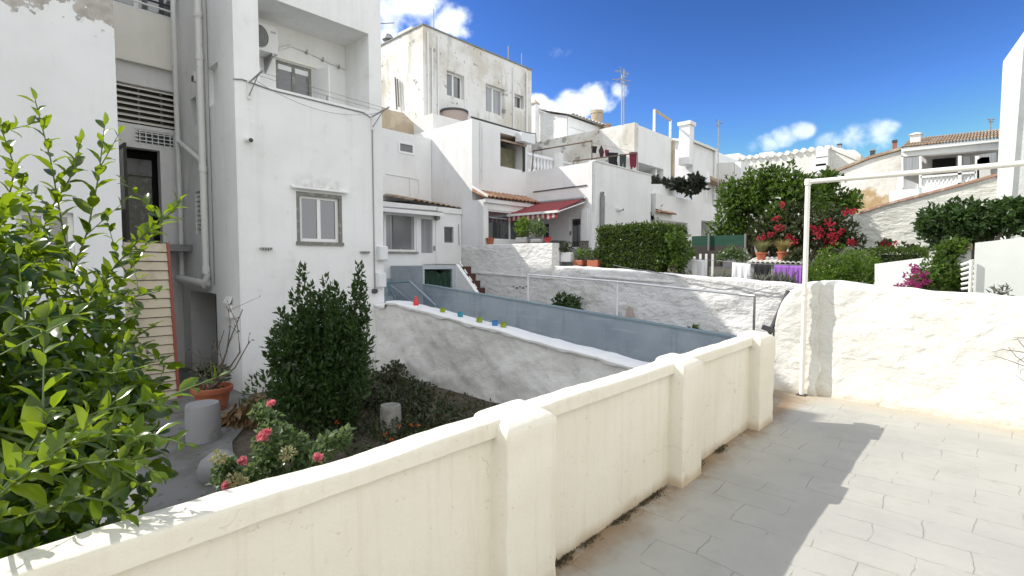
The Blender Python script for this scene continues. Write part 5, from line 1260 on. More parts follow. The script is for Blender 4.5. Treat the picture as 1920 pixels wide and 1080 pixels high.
chimney('chimney', 'slim white chimney with a dark pointed cap beside the tall house', 20.7, 1003, 186, 240, 11, M['white_clean'], M['limestone'], True)
p = onX(1003, 200, 20.7)
mini('chimney_pot', 'pale round chimney pot behind the gabled roof', 'chimney pot', MB().lathe([(0, 0), (.3, 0), (.32, 1.1), (.36, 1.1), (.36, 1.25), (0, 1.25)], onX(1119, 238, 24)+Vector((0, 0, -.4)), 12), M['limestone'])
mini('chimney_pot', 'short ochre chimney pot on the stained parapet', 'chimney pot', MB().lathe([(0, 0), (.2, 0), (.2, .5), (.24, .5), (.24, .6), (0, .6)], onX(1138, 240, 24)+Vector((0, 0, -.4)), 12), M['tile_pale'])
# flat roofed stained house
fb = thing('flat_roofed_house', 'flat roofed house with stained parapet and a dark garage-like terrace opening', 'house', (20, 10.65, 2))
op = (19.12, 21.35, 4.2, 5.72, 2.5)
zt = 7.26
MB().wall('y', 10.65, 18.78, 22.2, 4.3, zt-.05, [op]).quad((18.78, 10.65, zt-.05), (22.2, 10.65, zt-.05), (22.2, 17, zt-.05), (18.78, 17, zt-.05)).quad((22.2, 10.65, 2), (22.2, 17, 2), (22.2, 17, zt-.05), (22.2, 10.65, zt-.05)).quad((18.8, 17, 2), (22.2, 17, 2), (22.2, 17, zt-.05), (18.8, 17, zt-.05)).build('front_wall', M['white'], fb)
MB().prism([(18.77, 10.64, 2), (18.77, 10.64, zt), (18.77, 16.5, zt+.02), (18.77, 16.5, 2)], (.3, 0, 0)).build('side_wall', M['weathered'], fb)
mb = MB(); p = onY(1206, 330, 10.6)
for k in range(3): mb.box(19.25+k*.35, 19.29+k*.35, 10.55, 10.60, 4.3, 5.25)
mb.box(19.2, 20.3, 10.55, 10.6, 5.2, 5.25); mb.box(19.2, 20.3, 10.55, 10.6, 4.8, 4.85); mb.build('white_railing', M['pvc'], fb)
MB().box(18.9, 21.5, 12.9, 13.0, 4.2, 5.9).build('opening_shade_panel', M['darkwood_shade'], fb)  # dark panel puts the opening's inner shade into colour
MB().box(18.95, 21.45, 10.7, 12.89, 5.74, 5.78).build('opening_ceiling', M['concrete'], fb)
MB().box(20.9, 21.05, 10.8, 11.0, 4.3, 5.7).build('opening_post', M['white'], fb)
mini('downpipe', 'brown downpipe at the right corner of the flat roofed house', 'pipe', MB().tube([(22.15, 10.58, 7.1), (22.15, 10.58, 4.4)], .07, 8), M['limestone'])
t = thing('pipe_arch', 'white goalpost shaped drying frame on the flat roof', 'drying frame', onY(1226, 250, 11.2))
A_, B_ = onY(1227, 206, 11.2), onY(1257, 226, 11.2)
MB().tube([A_, B_], .06, 6).build('bar', M['limestone'], t)
for q in (A_, B_): MB().tube([(q.x, q.y, 7.2), q], .06, 8).build('post', M['white_clean'], t)
# antennas
def antenna(label, X, px, ptop, pbot, bars, r=.03):
    a, b = onX(px, pbot, X), onX(px, ptop, X); t = thing('antenna', label, 'antenna', a)
    MB().tube([a+Vector((0, 0, -1.0)), b], r, 6).build('mast', M['metal'], t)
    mb = MB(); s = (b.x*_fx+b.y*_fy)/960
    for dz, wpx, dx in bars:
        c = b+Vector((0, 0, -dz*s)); d = Vector((_rx, _ry, 0))*wpx*s*.5
        mb.tube([c-d+Vector((0, 0, .1*dx)), c+d-Vector((0, 0, .1*dx))], r*.6, 5)
    mb.build('elements', M['metal'], t); return t
antenna('tall lattice antenna mast in front of the white cloud', 26, 1166, 140, 235, [(-4, 26, 1), (6, 20, -1), (10, 34, .5), (16, 26, 1), (0, 8, 3)], .045)
antenna('second thin antenna mast beside the tall lattice mast', 26.5, 1170, 130, 235, [(2, 18, 2)], .03)
antenna('thin antenna with a small reflector in front of the blue sky', 22, 1347, 226, 345, [(2, 14, 1), (6, 18, -1), (10, 8, 0)], .022)
antenna('small distant antenna above the verandah house', 27, 1858, 222, 250, [(2, 14, 0), (6, 10, 0)], .03)
p0, p1 = onY(717, 44, 10.5), onY(739, 43, 10.5); mini('aerial_rod', 'thin aerial arm poking out past the white house roof', 'aerial', MB().tube([p0+(p0-p1)*1.0, p1], .012, 5), M['metal'])

# chimney house
ch = thing('chimney_house', 'white house with a thick chimney and two narrow windows', 'house', (24, 10, 3))
CX = 23.2
pa, pb, pcn = onX(1300, 268, CX), onX(1262, 262, CX), onX(1262, 360, CX)
MB().prism([(CX, pb.y, 2), (CX, pa.y, 2), pa, onX(1278, 258, CX), pb], (6.2, 0, 0)).build('gable_wall', M['white_clean'], ch)
Yc = pa.y-.006
w1a, w1b = onY(1295, 278, Yc), onY(1301, 301, Yc); w2a, w2b = onY(1319, 290, Yc), onY(1325, 310, Yc); zr = onY(1338, 292, Yc)
MB().wall('y', Yc, CX, zr.x, 2, pa.z-.01, [(w1a.x, w1b.x, w1b.z, w1a.z, .15), (w2a.x, w2b.x, w2b.z, w2a.z, .15)]).build('front_wall', M['white'], ch)
for a, b in ((w1a, w1b), (w2a, w2b)): window(ch, 'y', Yc, a.x, b.x, b.z, a.z, M['frame_grey'], M['glass_curtain'], .05, 0, .05)
MB().prism([(CX-.15, Yc-.15, pa.z-.02), (zr.x+.2, Yc-.15, pa.z-.02), (zr.x+.2, Yc+1.6, pa.z+.4), (CX-.15, Yc+1.6, pa.z+.4)], (0, 0, .10)).build('roof', M['tile_white'], ch)
chimney('chimney', 'thick square white chimney with a flat cap', 22.9, 1287, 230, 268, 20, M['white_clean'], M['weathered_soft'])
MB().tube([(zr.x, Yc-.08, pa.z), (zr.x, Yc-.08, 4)], .06, 6).build('downpipe', M['pipe'], ch)
# lower terraces in the middle distance
lw = thing('stepped_terrace_wall', 'stepped white terrace walls with dark openings behind the clipped hedge', 'wall', (19, 9, 1.3))
MB().prism([onY(1215, 345, 9.4), onY(1248, 345, 9.4), onY(1268, 357, 9.4), onY(1268, None or 470, 9.4), onY(1215, 470, 9.4)], (0, .6, 0)).build('left_wall', M['white'], lw)
h1a, h1b = onY(1233, 411, 9.0), onY(1289, 440, 9.0); h2a, h2b = onY(1315, 413, 9.0), onY(1345, 445, 9.0)
La, Lb = onY(1230, 362, 9.0), onY(1345, 362, 9.0)
MB().wall('y', 9.0, La.x, Lb.x, .9, La.z, [(h1a.x, h1b.x, h1b.z, h1a.z, 2.0), (h2a.x, h2b.x, h2b.z, h2a.z, 2.0)]).quad((La.x, 9.0, La.z), (Lb.x, 9.0, La.z), (Lb.x, 12, La.z), (La.x, 12, La.z)).quad((La.x, 9.0, .9), (La.x, 9.35, .9), (La.x, 9.35, La.z), (La.x, 9.0, La.z)).build('front_wall', M['white'], lw)
MB().box(h1a.x-.1, h2b.x+.1, 11.0, 11.1, .9, 4).build('recess_back', M['metal'], lw)
MB().box(h1a.x+.9, h1a.x+1.6, 10.2, 10.9, .9, h1b.z+.25).build('dark_cupboard', M['darkwood_shade'], lw)
mb = MB(); a, b = onY(1233, 399, 8.9), onY(1264, 401, 8.9); tiles(mb, (a.x, 8.85, a.z), (b.x, 8.85, a.z), (0, .15, .08), 7, .07, 1); mb.build('tile_ledge', M['tile'], lw)
MB().box(18.0, 22.2, 9.42, 10.64, 4.12, 4.28).build('terrace_slab', M['white'], lw)
def scrub(name, label, cat, pts, X, n, L, mt, seed, group=None, trunk=True, W=None, up=.3, inner=.45, tpl=LEAF2, gz=None):
    """crown given as photo blobs (px, py, radius px[, dX]) at true distance X"""
    g = np.random.default_rng(seed); ell = []; cs = []
    for b in pts:
        p = onX(b[0], b[1], X+(b[3] if len(b) > 3 else 0)); s = (p.x*_fx+p.y*_fy)/960*b[2]; cs.append((p, s))
        ell += clumps(p, (s*.72, s*.72, s*.72), 9, s*.42, g, .35)
    lo = min(cs, key=lambda c: c[0].z)[0]; base = Vector((sum(c[0].x for c in cs)/len(cs), sum(c[0].y for c in cs)/len(cs), gz if gz is not None else 1.05))
    t = thing(name, label, cat, base, group)
    Leaves().cloud(ell, n, L, W or L*.5, g, up=up, inner=inner).build('crown' if trunk else 'foliage', mt, t, tpl)
    if trunk:
        sg = []
        for p, s in cs: sg.append(([base, base.lerp(p, .5)+Vector((g.normal()*.1, g.normal()*.1, 0)), p], [.07, .045, .012]))
        limbs('trunk', M['bark'], t, sg, 6)
    return t, ell
# plants on the terrace and umbrella
scrub('succulent_bush', 'dark spreading succulent bush on the distant terrace edge', 'bush', [(1298, 345, 16), (1285, 350, 11), (1310, 352, 12), (1270, 348, 10), (1255, 346, 9)], 19.5, 700, .22, M['succulent'], 61, trunk=False, gz=4.2)
scrub('hanging_plant', 'dark plants spilling over the terrace below the garage-like opening', 'plant', [(1225, 340, 8), (1235, 345, 8), (1245, 346, 8)], 19.0, 260, .18, M['succulent'], 62, trunk=False, gz=4.2)
scrub('agave', 'spiky dark agave hanging beside the sunlit wall corner', 'agave', [(1219, 395, 9), (1217, 407, 8)], 17.6, 90, .42, M['succulent'], 63, trunk=False, W=.06, gz=2)
p = onY(1325, 356, 9.3); u_ = thing('parasol', 'closed white parasol on the distant terrace', 'parasol', p)
s = (p.x*_fx+p.y*_fy)/960
MB().lathe([(0, 0), (.05, 0), (.05, 12*s), (6*s, 14*s), (5*s, 24*s), (2.5*s, 32*s), (0, 36*s)], p, 10).build('canopy', M['white_cloth'], u_)
MB().tube([p+Vector((0, 0, -.4)), p+Vector((0, 0, 37*s))], .03, 6).build('pole', M['pvc'], u_)
sd = thing('shed_roof_house', 'small grey house with a brown tiled shed roof beside the parasol', 'house', (22, 7.8, 2))
polyY(9.6, [(1332, 330), (1378, 350), (1378, 356), (1332, 336)], 2.0).build('roof', M['tile_pale'], sd)
polyY(10.2, [(1330, 336), (1380, 352), (1380, None, 2), (1330, None, 2)], .3).build('wall', M['darkwood_shade'], sd)
gb = thing('grey_block_house', 'grey flat topped block house half in shadow left of the leafy tree', 'house', (27, 9, 2))
A1 = onX(1342, 306, 26); A2 = onX(1377, 304, 26); 
MB().prism([(26, A1.y, 2), A1, A2, (26, A2.y, 2)], (.3, 0, 0)).build('side_wall', M['weathered_soft'], gb)
E2 = onY(1440, 345, A2.y-.02)
MB().prism([(25.99, A2.y-.02, 2), (25.99, A2.y-.02, A2.z-.01), (E2.x, A2.y-.02, A2.z-.01), (E2.x, A2.y-.02, 2)], (0, -.3, 0)).build('front_wall', M['white'], gb)
# long white gable on the skyline
sk_ = thing('long_gable_house', 'long rough white gable wall with a whitewashed tile verge on the skyline', 'house', (33, 6, 2))
polyX(32, [(1330, None, 2), (1330, 309), (1345, 305), (1400, 296), (1455, 292), (1500, 284), (1560, 277), (1579, 278), (1640, 312), (1660, 330), (1660, None, 2)], 5).build('gable_wall', M['limewash'], sk_)
def verge(mb, X, pts, step, r):
    """a row of verge tiles following a wall top"""
    P = [onX(x, y, X) for x, y in pts]
    for i in range(len(P)-1):
        a, b = P[i], P[i+1]; n = max(1, int((b-a).length/step))
        for k in range(n):
            c = a.lerp(b, (k+.5)/n); mb.tube([c+Vector((-.15, 0, .02)), c+Vector((.8, 0, .06))], r, 7)
    return mb
verge(MB(), 32, [(1345, 305), (1400, 296), (1455, 292), (1500, 284), (1560, 277)], .34, .14).build('verge_tiles', M['tile_white'], sk_)
mb = MB(); P = [onX(x, y, 32) for x, y in ((1560, 277), (1640, 312), (1660, 330))]
for a, b in zip(P, P[1:]): mb.prism([a+Vector((-.1, 0, -.1)), b+Vector((-.1, 0, -.1)), b+Vector((-.1, 0, .12)), a+Vector((-.1, 0, .12))], (1.2, 0, 0))
mb.build('roof_edge', M['weathered'], sk_)
mb = MB()
for px, py in ((1543, 290), (1543, 305), (1540, 318)): q = onX(px, py, 31.9); mb.box(31.5, 31.99, q.y-.3, q.y+.25, q.z-.22, q.z+.25)
mb.build('wall_stub', M['white_clean'], sk_)
def polyhouse(name, label, X, pts, thick, mt): 
    t = thing(name, label, 'house', onX(pts[0][0], 470, X)); t.location.z = 2
    polyX(X, pts, thick).build('wall', mt, t); return t
polyhouse('distant_house', 'bright white box house far off above the grey block house', 38, [(1351, None, 2), (1351, 300), (1354, 291), (1386, 287), (1387, None, 2)], 3, M['white_clean'])
polyhouse('distant_house', 'small white roof room on the long gable ridge', 36, [(1424, None, 2), (1424, 287), (1450, 284), (1450, None, 2)], 3, M['white_clean'])
chimney('flue', 'steel flue pipe on the long gable roof', 34, 1574, 270, 284, 6, M['metal'], M['metal_dark'])
hs = thing('hipped_roof', 'small pale roof dome behind the long gable', 'roof', onX(1597, 300, 37)); polyX(37, [(1578, 310), (1582, 281), (1602, 281), (1614, 290), (1614, 310)], 3).build('wall', M['weathered'], hs)
chimney('flue', 'dark steel flue with a domed cap on the right hand roofs', 33, 1636, 281, 292, 7, M['metal_dark'], M['metal'])
chimney('flue', 'rusty red flue pipe on the right hand roofs', 33, 1677, 263, 288, 6, M['terracotta'], M['metal_dark'])
# ruin-like long wall of the verandah house, sunlit
rh = thing('verandah_house', 'white house with a verandah, lattice parapet and brown tiled roof', 'house', (24, 1, 1))
VX = 24
def stone_patch():
    m = bpy.data.materials.new('white_wall_with_bare_ochre_stone'); t = NT(m); b = t.bsdf
    c = t.mix(t.ramp(t.noise(.8, 5), .4, .65), (.80, .78, .74), (.72, .69, .63))
    o = t.sep(); z = o['Z']; y = o['Y']
    zz = t.math('ADD', z, t.math('MULTIPLY', t.math('SUBTRACT', t.noise(.9, 6), .5), 1.5))
    pf = t.math('MULTIPLY', t.math('SUBTRACT', 1, t.ramp(zz, 3.25, 3.4)), t.ramp(t.noise(2.5, 5), .30, .42))
    c = t.mix(pf, c, t.mix(t.ramp(t.noise(3, 6), .4, .62), (.47, .33, .17), (.58, .47, .31)))
    t.link(c, b.inputs['Base Color']); b.inputs['Roughness'].default_value = .9
    t.link(t.bump(t.noise(5, 6), .5, .06), b.inputs['Normal']); return m
polyX(VX, [(1540, None, .8), (1540, 338), (1572, 322), (1600, 311), (1630, 299), (1694, 281), (1690, 345), (1672, None, .8)], .5).build('long_wall', stone_patch(), rh)
mb = MB(); P = [onX(x, y, VX) for x, y in ((1540, 337), (1572, 321), (1600, 310), (1630, 298), (1694, 280))]
for a, b in zip(P, P[1:]): mb.prism([a+Vector((-.08, 0, 0)), b+Vector((-.08, 0, 0)), b+Vector((-.08, 0, .10)), a+Vector((-.08, 0, .10))], (.7, 0, 0))
mb.build('coping', M['tile_pale'], rh)
V2 = 23.2
f0, f1 = onX(1690, 290, V2), onX(1900, 262, V2)
# verandah front
q = lambda x, y: onX(x, y, V2)
mb = MB()
mb.prism([q(1690, 277), q(1905, 256), q(1905, 277), q(1690, 294)], (.35, 0, 0)); mb.build('fascia', M['white_clean'], rh)
a, b = q(1690, 279), q(1905, 258); c, d = onX(1745, 274, V2+3.2), onX(1905, 240, V2+3.2)
mb = MB(); tiles(mb, a, b, (2.6, 0, .75), 34, .09, 4); mb.build('roof', M['tile_pale'], rh)
MB().prism([q(1692, 281.5), q(1905, 260), q(1905, 263), q(1692, 285)], (-.12, 0, 0)).build('gutter', M['pvc'], rh)
for x0, x1 in ((1690, 1694), (1723, 1728), (1796, 1803), (1828, 1836)):
    mb = MB(); mb.prism([q(x0, 292), q(x1, 292), q(x1, 352), q(x0, 352)], (.2, 0, 0)); mb.build('post', M['white_clean'], rh)
MB().prism([q(1695, 296), q(1722, 294), q(1722, 326), q(1695, 328)], (.06, 0, 0)).build('glazed_screen', M['glass_curtain'], rh)
MB().prism([onX(1690, 290, V2+1.6), onX(1880, 270, V2+1.6), onX(1880, 350, V2+1.6), onX(1690, 350, V2+1.6)], (.2, 0, 0)).build('inner_wall', M['white'], rh)
MB().prism([onX(1748, 299, V2+1.5), onX(1792, 295, V2+1.5), onX(1792, 326, V2+1.5), onX(1748, 330, V2+1.5)], (.05, 0, 0)).build('door', M['dark'], rh)
MB().prism([onX(1806, 294, V2+.5), onX(1819, 293, V2+.5), onX(1819, 312, V2+.5), onX(1806, 313, V2+.5)], (.05, 0, 0)).build('window', M['glass'], rh)
MB().prism([q(1836, 290), q(1868, 286), q(1868, 306), q(1836, 308)], (.1, 0, 0)).build('side_pane', M['glass_curtain'], rh)
MB().prism([q(1728, 349), q(1830, 340), q(1830, None or 352), q(1728, 362)], (.18, 0, 0)).build('parapet_base', M['white_clean'], rh)
MB().prism([q(1726, 330), q(1830, 321), q(1830, 325), q(1726, 334)], (.18, 0, 0)).build('handrail', M['white_clean'], rh)
# lattice of concrete blocks: bars in two directions
mb = MB(); za0, zb0 = q(1728, 349), q(1728, 334); za1, zb1 = q(1828, 340), q(1828, 325); n = 13
for i in range(n):
    A0 = za0.lerp(za1, i/n); B1 = zb0.lerp(zb1, (i+1)/n); mb.tube([A0+Vector((.09, 0, 0)), B1+Vector((.09, 0, 0))], .042, 4)
    A1 = za0.lerp(za1, (i+1)/n); B0 = zb0.lerp(zb1, i/n); mb.tube([A1+Vector((.09, 0, 0)), B0+Vector((.09, 0, 0))], .042, 4)
mb.build('lattice', M['white_clean'], rh)
MB().prism([onX(1728, 334, V2+.5), onX(1828, 325, V2+.5), onX(1828, 352, V2+.5), onX(1728, 360, V2+.5)], (.05, 0, 0)).build('lattice_shade_sheet', M['darkwood_shade'], rh)  # added dark sheet, colours the shade seen through the lattice holes
MB().prism([q(1832, 340), (q(1832, 300)), q(1840, 295), q(1855, 294), q(1858, 335)], (.6, 0, 0)).build('stove_block', M['weathered_soft'], rh)
MB().prism([onX(1684, 330, 23.4), onX(1722, 345, 23.4), onX(1722, 375, 23.4), onX(1676, 380, 23.4)], (.3, 0, 0)).build('step_wall', M['white_clean'], rh)
MB().prism([onX(1667, 358, 22.6), onX(1724, 353, 22.6), onX(1724, 385, 22.6), onX(1667, 395, 22.6)], (.4, 0, 0)).build('lower_wall', M['white'], rh)
chimney('chimney', 'white chimney with a small gabled cap on the verandah house', 24.4, 1716, 248, 278, 15, M['white_clean'], M['white_clean'], True)
# sloping garden wall with a red coping, tall wall at the right
sw = thing('sloping_wall', 'long pale block wall with sloping red coping behind the flowering shrubs', 'wall', (16, 2, .9))
top = [(1555, 404), (1612, 401), (1658, 386), (1735, 366), (1800, 349), (1890, 324)]
polyX(16, [(1555, None, .7)]+top+[(1890, None, .7)], .35).build('wall_face', mat('pale_grey_blockwork', (.64, .64, .59), .88, layers=[(1.2, (.52, .52, .47), .44, .62), (3.5, (.40, .39, .33), .54, .66, (.7, .7, 2.4), .6)], bumps=[(2.4, .9, .10, (.6, .6, 1.8)), (12, .6, .03)]), sw)
mb = MB(); P = [onX(x, y, 16) for x, y in top[1:]]
for a, b in zip(P, P[1:]): mb.prism([a+Vector((-.05, 0, 0)), b+Vector((-.05, 0, 0)), b+Vector((-.05, 0, .055)), a+Vector((-.05, 0, .055))], (.45, 0, 0))
mb.build('coping', mat('red_brown_coping', (.40, .24, .17), .9, layers=[(8, (.55, .45, .36), .5, .65)]), sw)
th = thing('gable_end_house', 'tall white gable end at the right edge of the picture', 'house', (15.9, -1, .9))
MB().prism([(15.85, -.18, .8), (15.85, -.18, 6.03), (15.85, -1.6, 8.6), (15.85, -6, 8.6), (15.85, -6, .8)], (6, 0, 0)).build('wall', mat('grey_white_render', (.66, .68, .66), .85, layers=[(1.5, (.58, .60, .58), .4, .65)], bumps=[(4, .5, .05)]), th)  # grey-white is the render's own tone
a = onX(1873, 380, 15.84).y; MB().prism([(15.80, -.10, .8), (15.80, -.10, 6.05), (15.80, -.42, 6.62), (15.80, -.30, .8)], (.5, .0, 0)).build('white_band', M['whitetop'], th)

# ================================================================== plants of the upper gardens
def clipped(name, label, x0, x1, y0, y1, z0, z1, n, L, mt, seed, rnd=.12):
    g = np.random.default_rng(seed); t = thing(name, label, 'hedge', ((x0+x1)/2, (y0+y1)/2, z0))
    k = g.integers(0, 5, n); P = np.stack([x0+(x1-x0)*g.random(n), y0+(y1-y0)*g.random(n), z0+(z1-z0)*g.random(n)**.8], 1)
    N = g.normal(size=(n, 3))*.0; 
    for i, (ax, v, nv) in enumerate(((0, x0, (-1, 0, 0)), (1, y0, (0, -1, 0)), (2, z1, (0, 0, 1)), (1, y1, (0, 1, 0)), (0, x1, (1, 0, 0)))):
        m_ = k == i; P[m_, ax] = v; N[m_] = nv
    d_in = np.abs(g.normal(size=n))*.06; P = P-N*d_in[:, None]+g.normal(size=(n, 3))*.025
    P[:, 2] += .05*np.array([fbm((p[0]*1.2, p[1]*1.2, seed), 1.6, 3) for p in P])*((P[:, 2]-z0)/(z1-z0))
    Leaves().add(P, unit(N*.5+g.normal(size=(n, 3))*.7+[0, 0, .35]), unit(N+g.normal(size=(n, 3))*.6), L*(.6+.8*g.random(n)), L*.5*(.7+.6*g.random(n))).build('foliage', mt, t)
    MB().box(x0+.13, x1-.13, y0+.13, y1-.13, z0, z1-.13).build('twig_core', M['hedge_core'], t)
    return t
hy0, hy1 = onX(1253, 470, 11.9).y, onX(1134, 470, 11.9).y
clipped('clipped_hedge', 'square clipped dark green hedge above the rubble wall', 11.5, 12.9, hy0, hy1, 1.2, onX(1190, 421, 11.5).z-.02, 14000, .07, M['hedge'], 71)
scrub('shrub', 'loose shrub at the right end of the clipped hedge', 'shrub', [(1272, 455, 28), (1270, 485, 28), (1285, 470, 20), (1255, 490, 22)], 11.7, 1500, .09, M['tree'], 72, trunk=True, gz=1.2)
rt, _ = scrub('round_hedge', 'rounded light green clipped bush behind the terrace end wall', 'bush', [(1588, 512, 50), (1545, 515, 36), (1630, 515, 36), (1570, 495, 34), (1605, 495, 34), (1525, 525, 28), (1645, 525, 24), (1588, 540, 50)], 12.2, 9000, .05, M['hedge_light'], 73, trunk=False, inner=.75, gz=.9)
tr_, _ = scrub('leafy_tree', 'large bushy green tree in the middle of the upper gardens', 'tree', [(1380, 400, 45), (1400, 370, 48), (1440, 360, 45), (1480, 365, 42), (1430, 400, 55), (1480, 400, 50), (1360, 425, 32), (1515, 375, 36), (1400, 430, 35), (1460, 430, 35), (1352, 440, 20), (1375, 360, 24), (1510, 350, 22)], 15.5, 7500, .14, M['tree'], 74)
g = np.random.default_rng(75); lv = Leaves()
ell = []
for px, pt, pb, r in ((1433, 313, 360, .14), (1452, 315, 360, .14), (1470, 318, 360, .12), (1484, 310, 360, .13), (1400, 332, 370, .16), (1375, 340, 380, .14), (1498, 325, 360, .12), (1512, 335, 370, .1), (1415, 338, 370, .12)): ell += spike_ells(onX(px, pb, 15.5), onX(px, pt, 15.5), r*1.4, r*.5, 5)
lv.cloud(ell, 1500, .13, .06, g, up=.6).build('top_shoots', M['tree'], tr_)
scrub('slender_tree', 'thinner green tree behind the pipe frame pole', 'tree', [(1560, 350, 22), (1545, 375, 26), (1575, 385, 26), (1590, 375, 18), (1550, 400, 24), (1536, 345, 14), (1553, 328, 12), (1600, 388, 14), (1570, 405, 16)], 18.5, 2000, .17, M['tree'], 76)
bg_, _ = scrub('bougainvillea', 'bougainvillea with red bracts spreading behind the rounded bush', 'shrub', [(1470, 410, 30), (1440, 440, 30), (1480, 440, 34), (1520, 430, 36), (1555, 420, 34), (1580, 440, 28), (1530, 460, 30), (1560, 455, 28), (1420, 450, 18), (1600, 455, 20), (1490, 470, 24), (1445, 465, 20)], 15, 3600, .13, M['vine'], 77)
def bracts(parent, pts, X, mt, n, L, seed):
    g = np.random.default_rng(seed)
    for px, py, r in pts:
        p = onX(px, py, X+g.normal()*.15); s = (p.x*_fx+p.y*_fy)/960*r
        Leaves().cloud(clumps(p, (s*1.0, s*1.0, s*.6), 5, s*.5, g, .1), int(n*r/8*.8), L*.85, L*.65, g).build('bract_cluster', mt, parent)

bracts(bg_, [(1468, 386, 6), (1456, 410, 5), (1462, 428, 6), (1424, 447, 9), (1480, 444, 7), (1484, 455, 7), (1495, 470, 5), (1538, 436, 13), (1522, 426, 7), (1560, 440, 8), (1557, 420, 8), (1555, 454, 9), (1597, 455, 9), (1575, 436, 6), (1585, 400, 6), (1600, 399, 5), (1445, 440, 5)], 14.4, M['red_bract'], 42, .085, 78)
sm, _ = scrub('red_flower_shrub', 'small shrub with pale red flowers at the foot of the sloping wall', 'shrub', [(1655, 462, 10), (1670, 460, 10), (1700, 465, 9), (1720, 465, 8)], 15, 260, .10, M['vine'], 79, trunk=False)
bracts(sm, [(1658, 460, 10), (1672, 460, 9)], 14.8, M['red_bract'], 26, .08, 80)
clipped('clipped_hedge', 'long low dark hedge at the foot of the sloping wall', 14.0, 14.7, onX(1735, 470, 14).y, onX(1628, 470, 14).y, .9, onX(1680, 466, 14).z, 2600, .07, M['hedge'], 81)
scrub('shrub', 'wide dark glossy shrub under the tall gable end', 'shrub', [(1755, 415, 34), (1790, 412, 38), (1830, 415, 38), (1870, 412, 36), (1910, 412, 38), (1945, 410, 40), (1760, 440, 28), (1800, 440, 30), (1850, 432, 28), (1745, 425, 24), (1790, 392, 18), (1830, 390, 16), (1870, 392, 16), (1900, 392, 18)], 11.5, 5600, .10, M['shrub'], 82, gz=.8)
mg, _ = scrub('flowering_shrub', 'green shrub with magenta flowers beside the blank white wall', 'shrub', [(1780, 500, 36), (1755, 520, 32), (1800, 525, 32), (1770, 475, 22), (1790, 465, 18), (1735, 535, 22), (1815, 540, 22), (1720, 520, 14), (1710, 540, 14)], 9.6, 2600, .075, M['tree'], 83, gz=.7)
bracts(mg, [(1712, 510, 8), (1705, 520, 8), (1708, 532, 9), (1725, 530, 9), (1690, 540, 8), (1735, 515, 6), (1712, 500, 5), (1722, 540, 9), (1740, 530, 6)], 9.3, M['magenta_bract'], 46, .05, 84)
# blank white wall, corrugated sheet, small roofed gate
bl_ = thing('blank_wall', 'blank pale white shed wall beyond the right end of the terrace wall', 'shed', (9, -1.2, .75))
MB().prism([(9, .125, .7), (9, .125, 1.89), (9, -.33, 1.95), (9, -3.5, 2.28), (9, -3.5, .7)], (2.0, 0, 0)).build('wall', mat('pale_greenish_white', (.70, .73, .70), .8, layers=[(1.2, (.64, .67, .65), .4, .65)], bumps=[(20, .15, .01)]), bl_)
MB().tube([(8.95, .15, .75), (8.95, .15, onX(1832, 487, 8.95).z)], .02, 8).build('corner_pole', M['pipe_cream'], bl_)
gt = thing('lattice_gate', 'white slatted gate and tiled post top behind the magenta shrub', 'gate', (9.6, .55, .75))
mb = MB()
for i in range(6): a = onX(1802, 497+i*9, 9.3); b = onX(1826, 488+i*10, 9.3); mb.tube([a, b], .018, 5)
mb.build('slats', M['pvc'], gt)
MB().prism([onX(1790, 462, 9.6), onX(1822, 457, 9.6), onX(1822, 468, 9.6), onX(1790, 472, 9.6)], (.5, 0, 0)).build('tile_top', M['tile_pale'], gt)
MB().prism([onX(1793, 471, 9.65), onX(1821, 467, 9.65), onX(1821, 550, 9.65), onX(1793, 550, 9.65)], (.4, 0, 0)).build('post', M['white_clean'], gt)
cs = thing('corrugated_sheet', 'white corrugated sheet standing between the rounded bush and magenta shrub', 'sheet', onX(1690, 545, 11.6))
mb = MB(); n = 70; vs = []
for i in range(n+1):
    f_ = i/n; x = 1640+110*f_; t0 = onX(x, 495-14*f_, 11.6+.002*math.sin(i*1.3)); b0_ = onX(x, 560, 11.6+.002*math.sin(i*1.3)); vs += [t0, b0_]
mb.add(vs, [(2*i, 2*i+1, 2*i+3, 2*i+2) for i in range(n)]); mb.build('sheet', M['white_clean'], cs)
MB().box(11.68, 11.74, onX(1750, 500, 11.7).y, onX(1640, 500, 11.7).y, .8, 1.25).build('batten', M['pvc'], cs)
# dry sprigs in front of the blank wall
scrub('dry_weed', 'dry grey weed on top of the terrace end wall', 'weed', [(1872, 548, 9), (1890, 545, 10), (1862, 552, 7)], 8.0, 70, .07, M['lavender'], 85, trunk=False, W=.012, gz=.9)
# net fence
nf = thing('net_fence', 'green shade net fence on thin posts under the leafy tree', 'fence', onX(1340, 470, 14.6))
a, b, c, d = onX(1297, 443, 14.6), onX(1398, 440, 14.6), onX(1398, 460, 14.6), onX(1297, 461, 14.6)
MB().prism([a, b, c, d], (.02, 0, 0)).build('net', M['green_net'], nf)
MB().prism([d, c, onX(1398, 470, 14.6), onX(1297, 470, 14.6)], (.03, 0, 0)).build('lower_board', M['darkwood_shade'], nf)
for px in (1329, 1398): q_ = onX(px, 438, 14.55); MB().tube([(14.55, q_.y, 1.0), (14.55, q_.y, q_.z)], .03, 6).build('post', M['metal'], nf)
pk = thing('picket_fence', 'short white pickets in the dark gap above the white towel', 'fence', onX(1305, 490, 13.8))
for px in (1302, 1313, 1324, 1336): q_ = onX(px, 476, 13.8); MB().box(13.8, 13.83, q_.y-.03, q_.y+.03, 1.0, q_.z).build('picket', M['white_clean'], pk)
MB().prism([onX(1290, 470, 14.2), onX(1350, 470, 14.2), onX(1350, 500, 14.2), onX(1290, 500, 14.2)], (.2, 0, 0)).build('dark_backing', M['darkwood_shade'], pk)
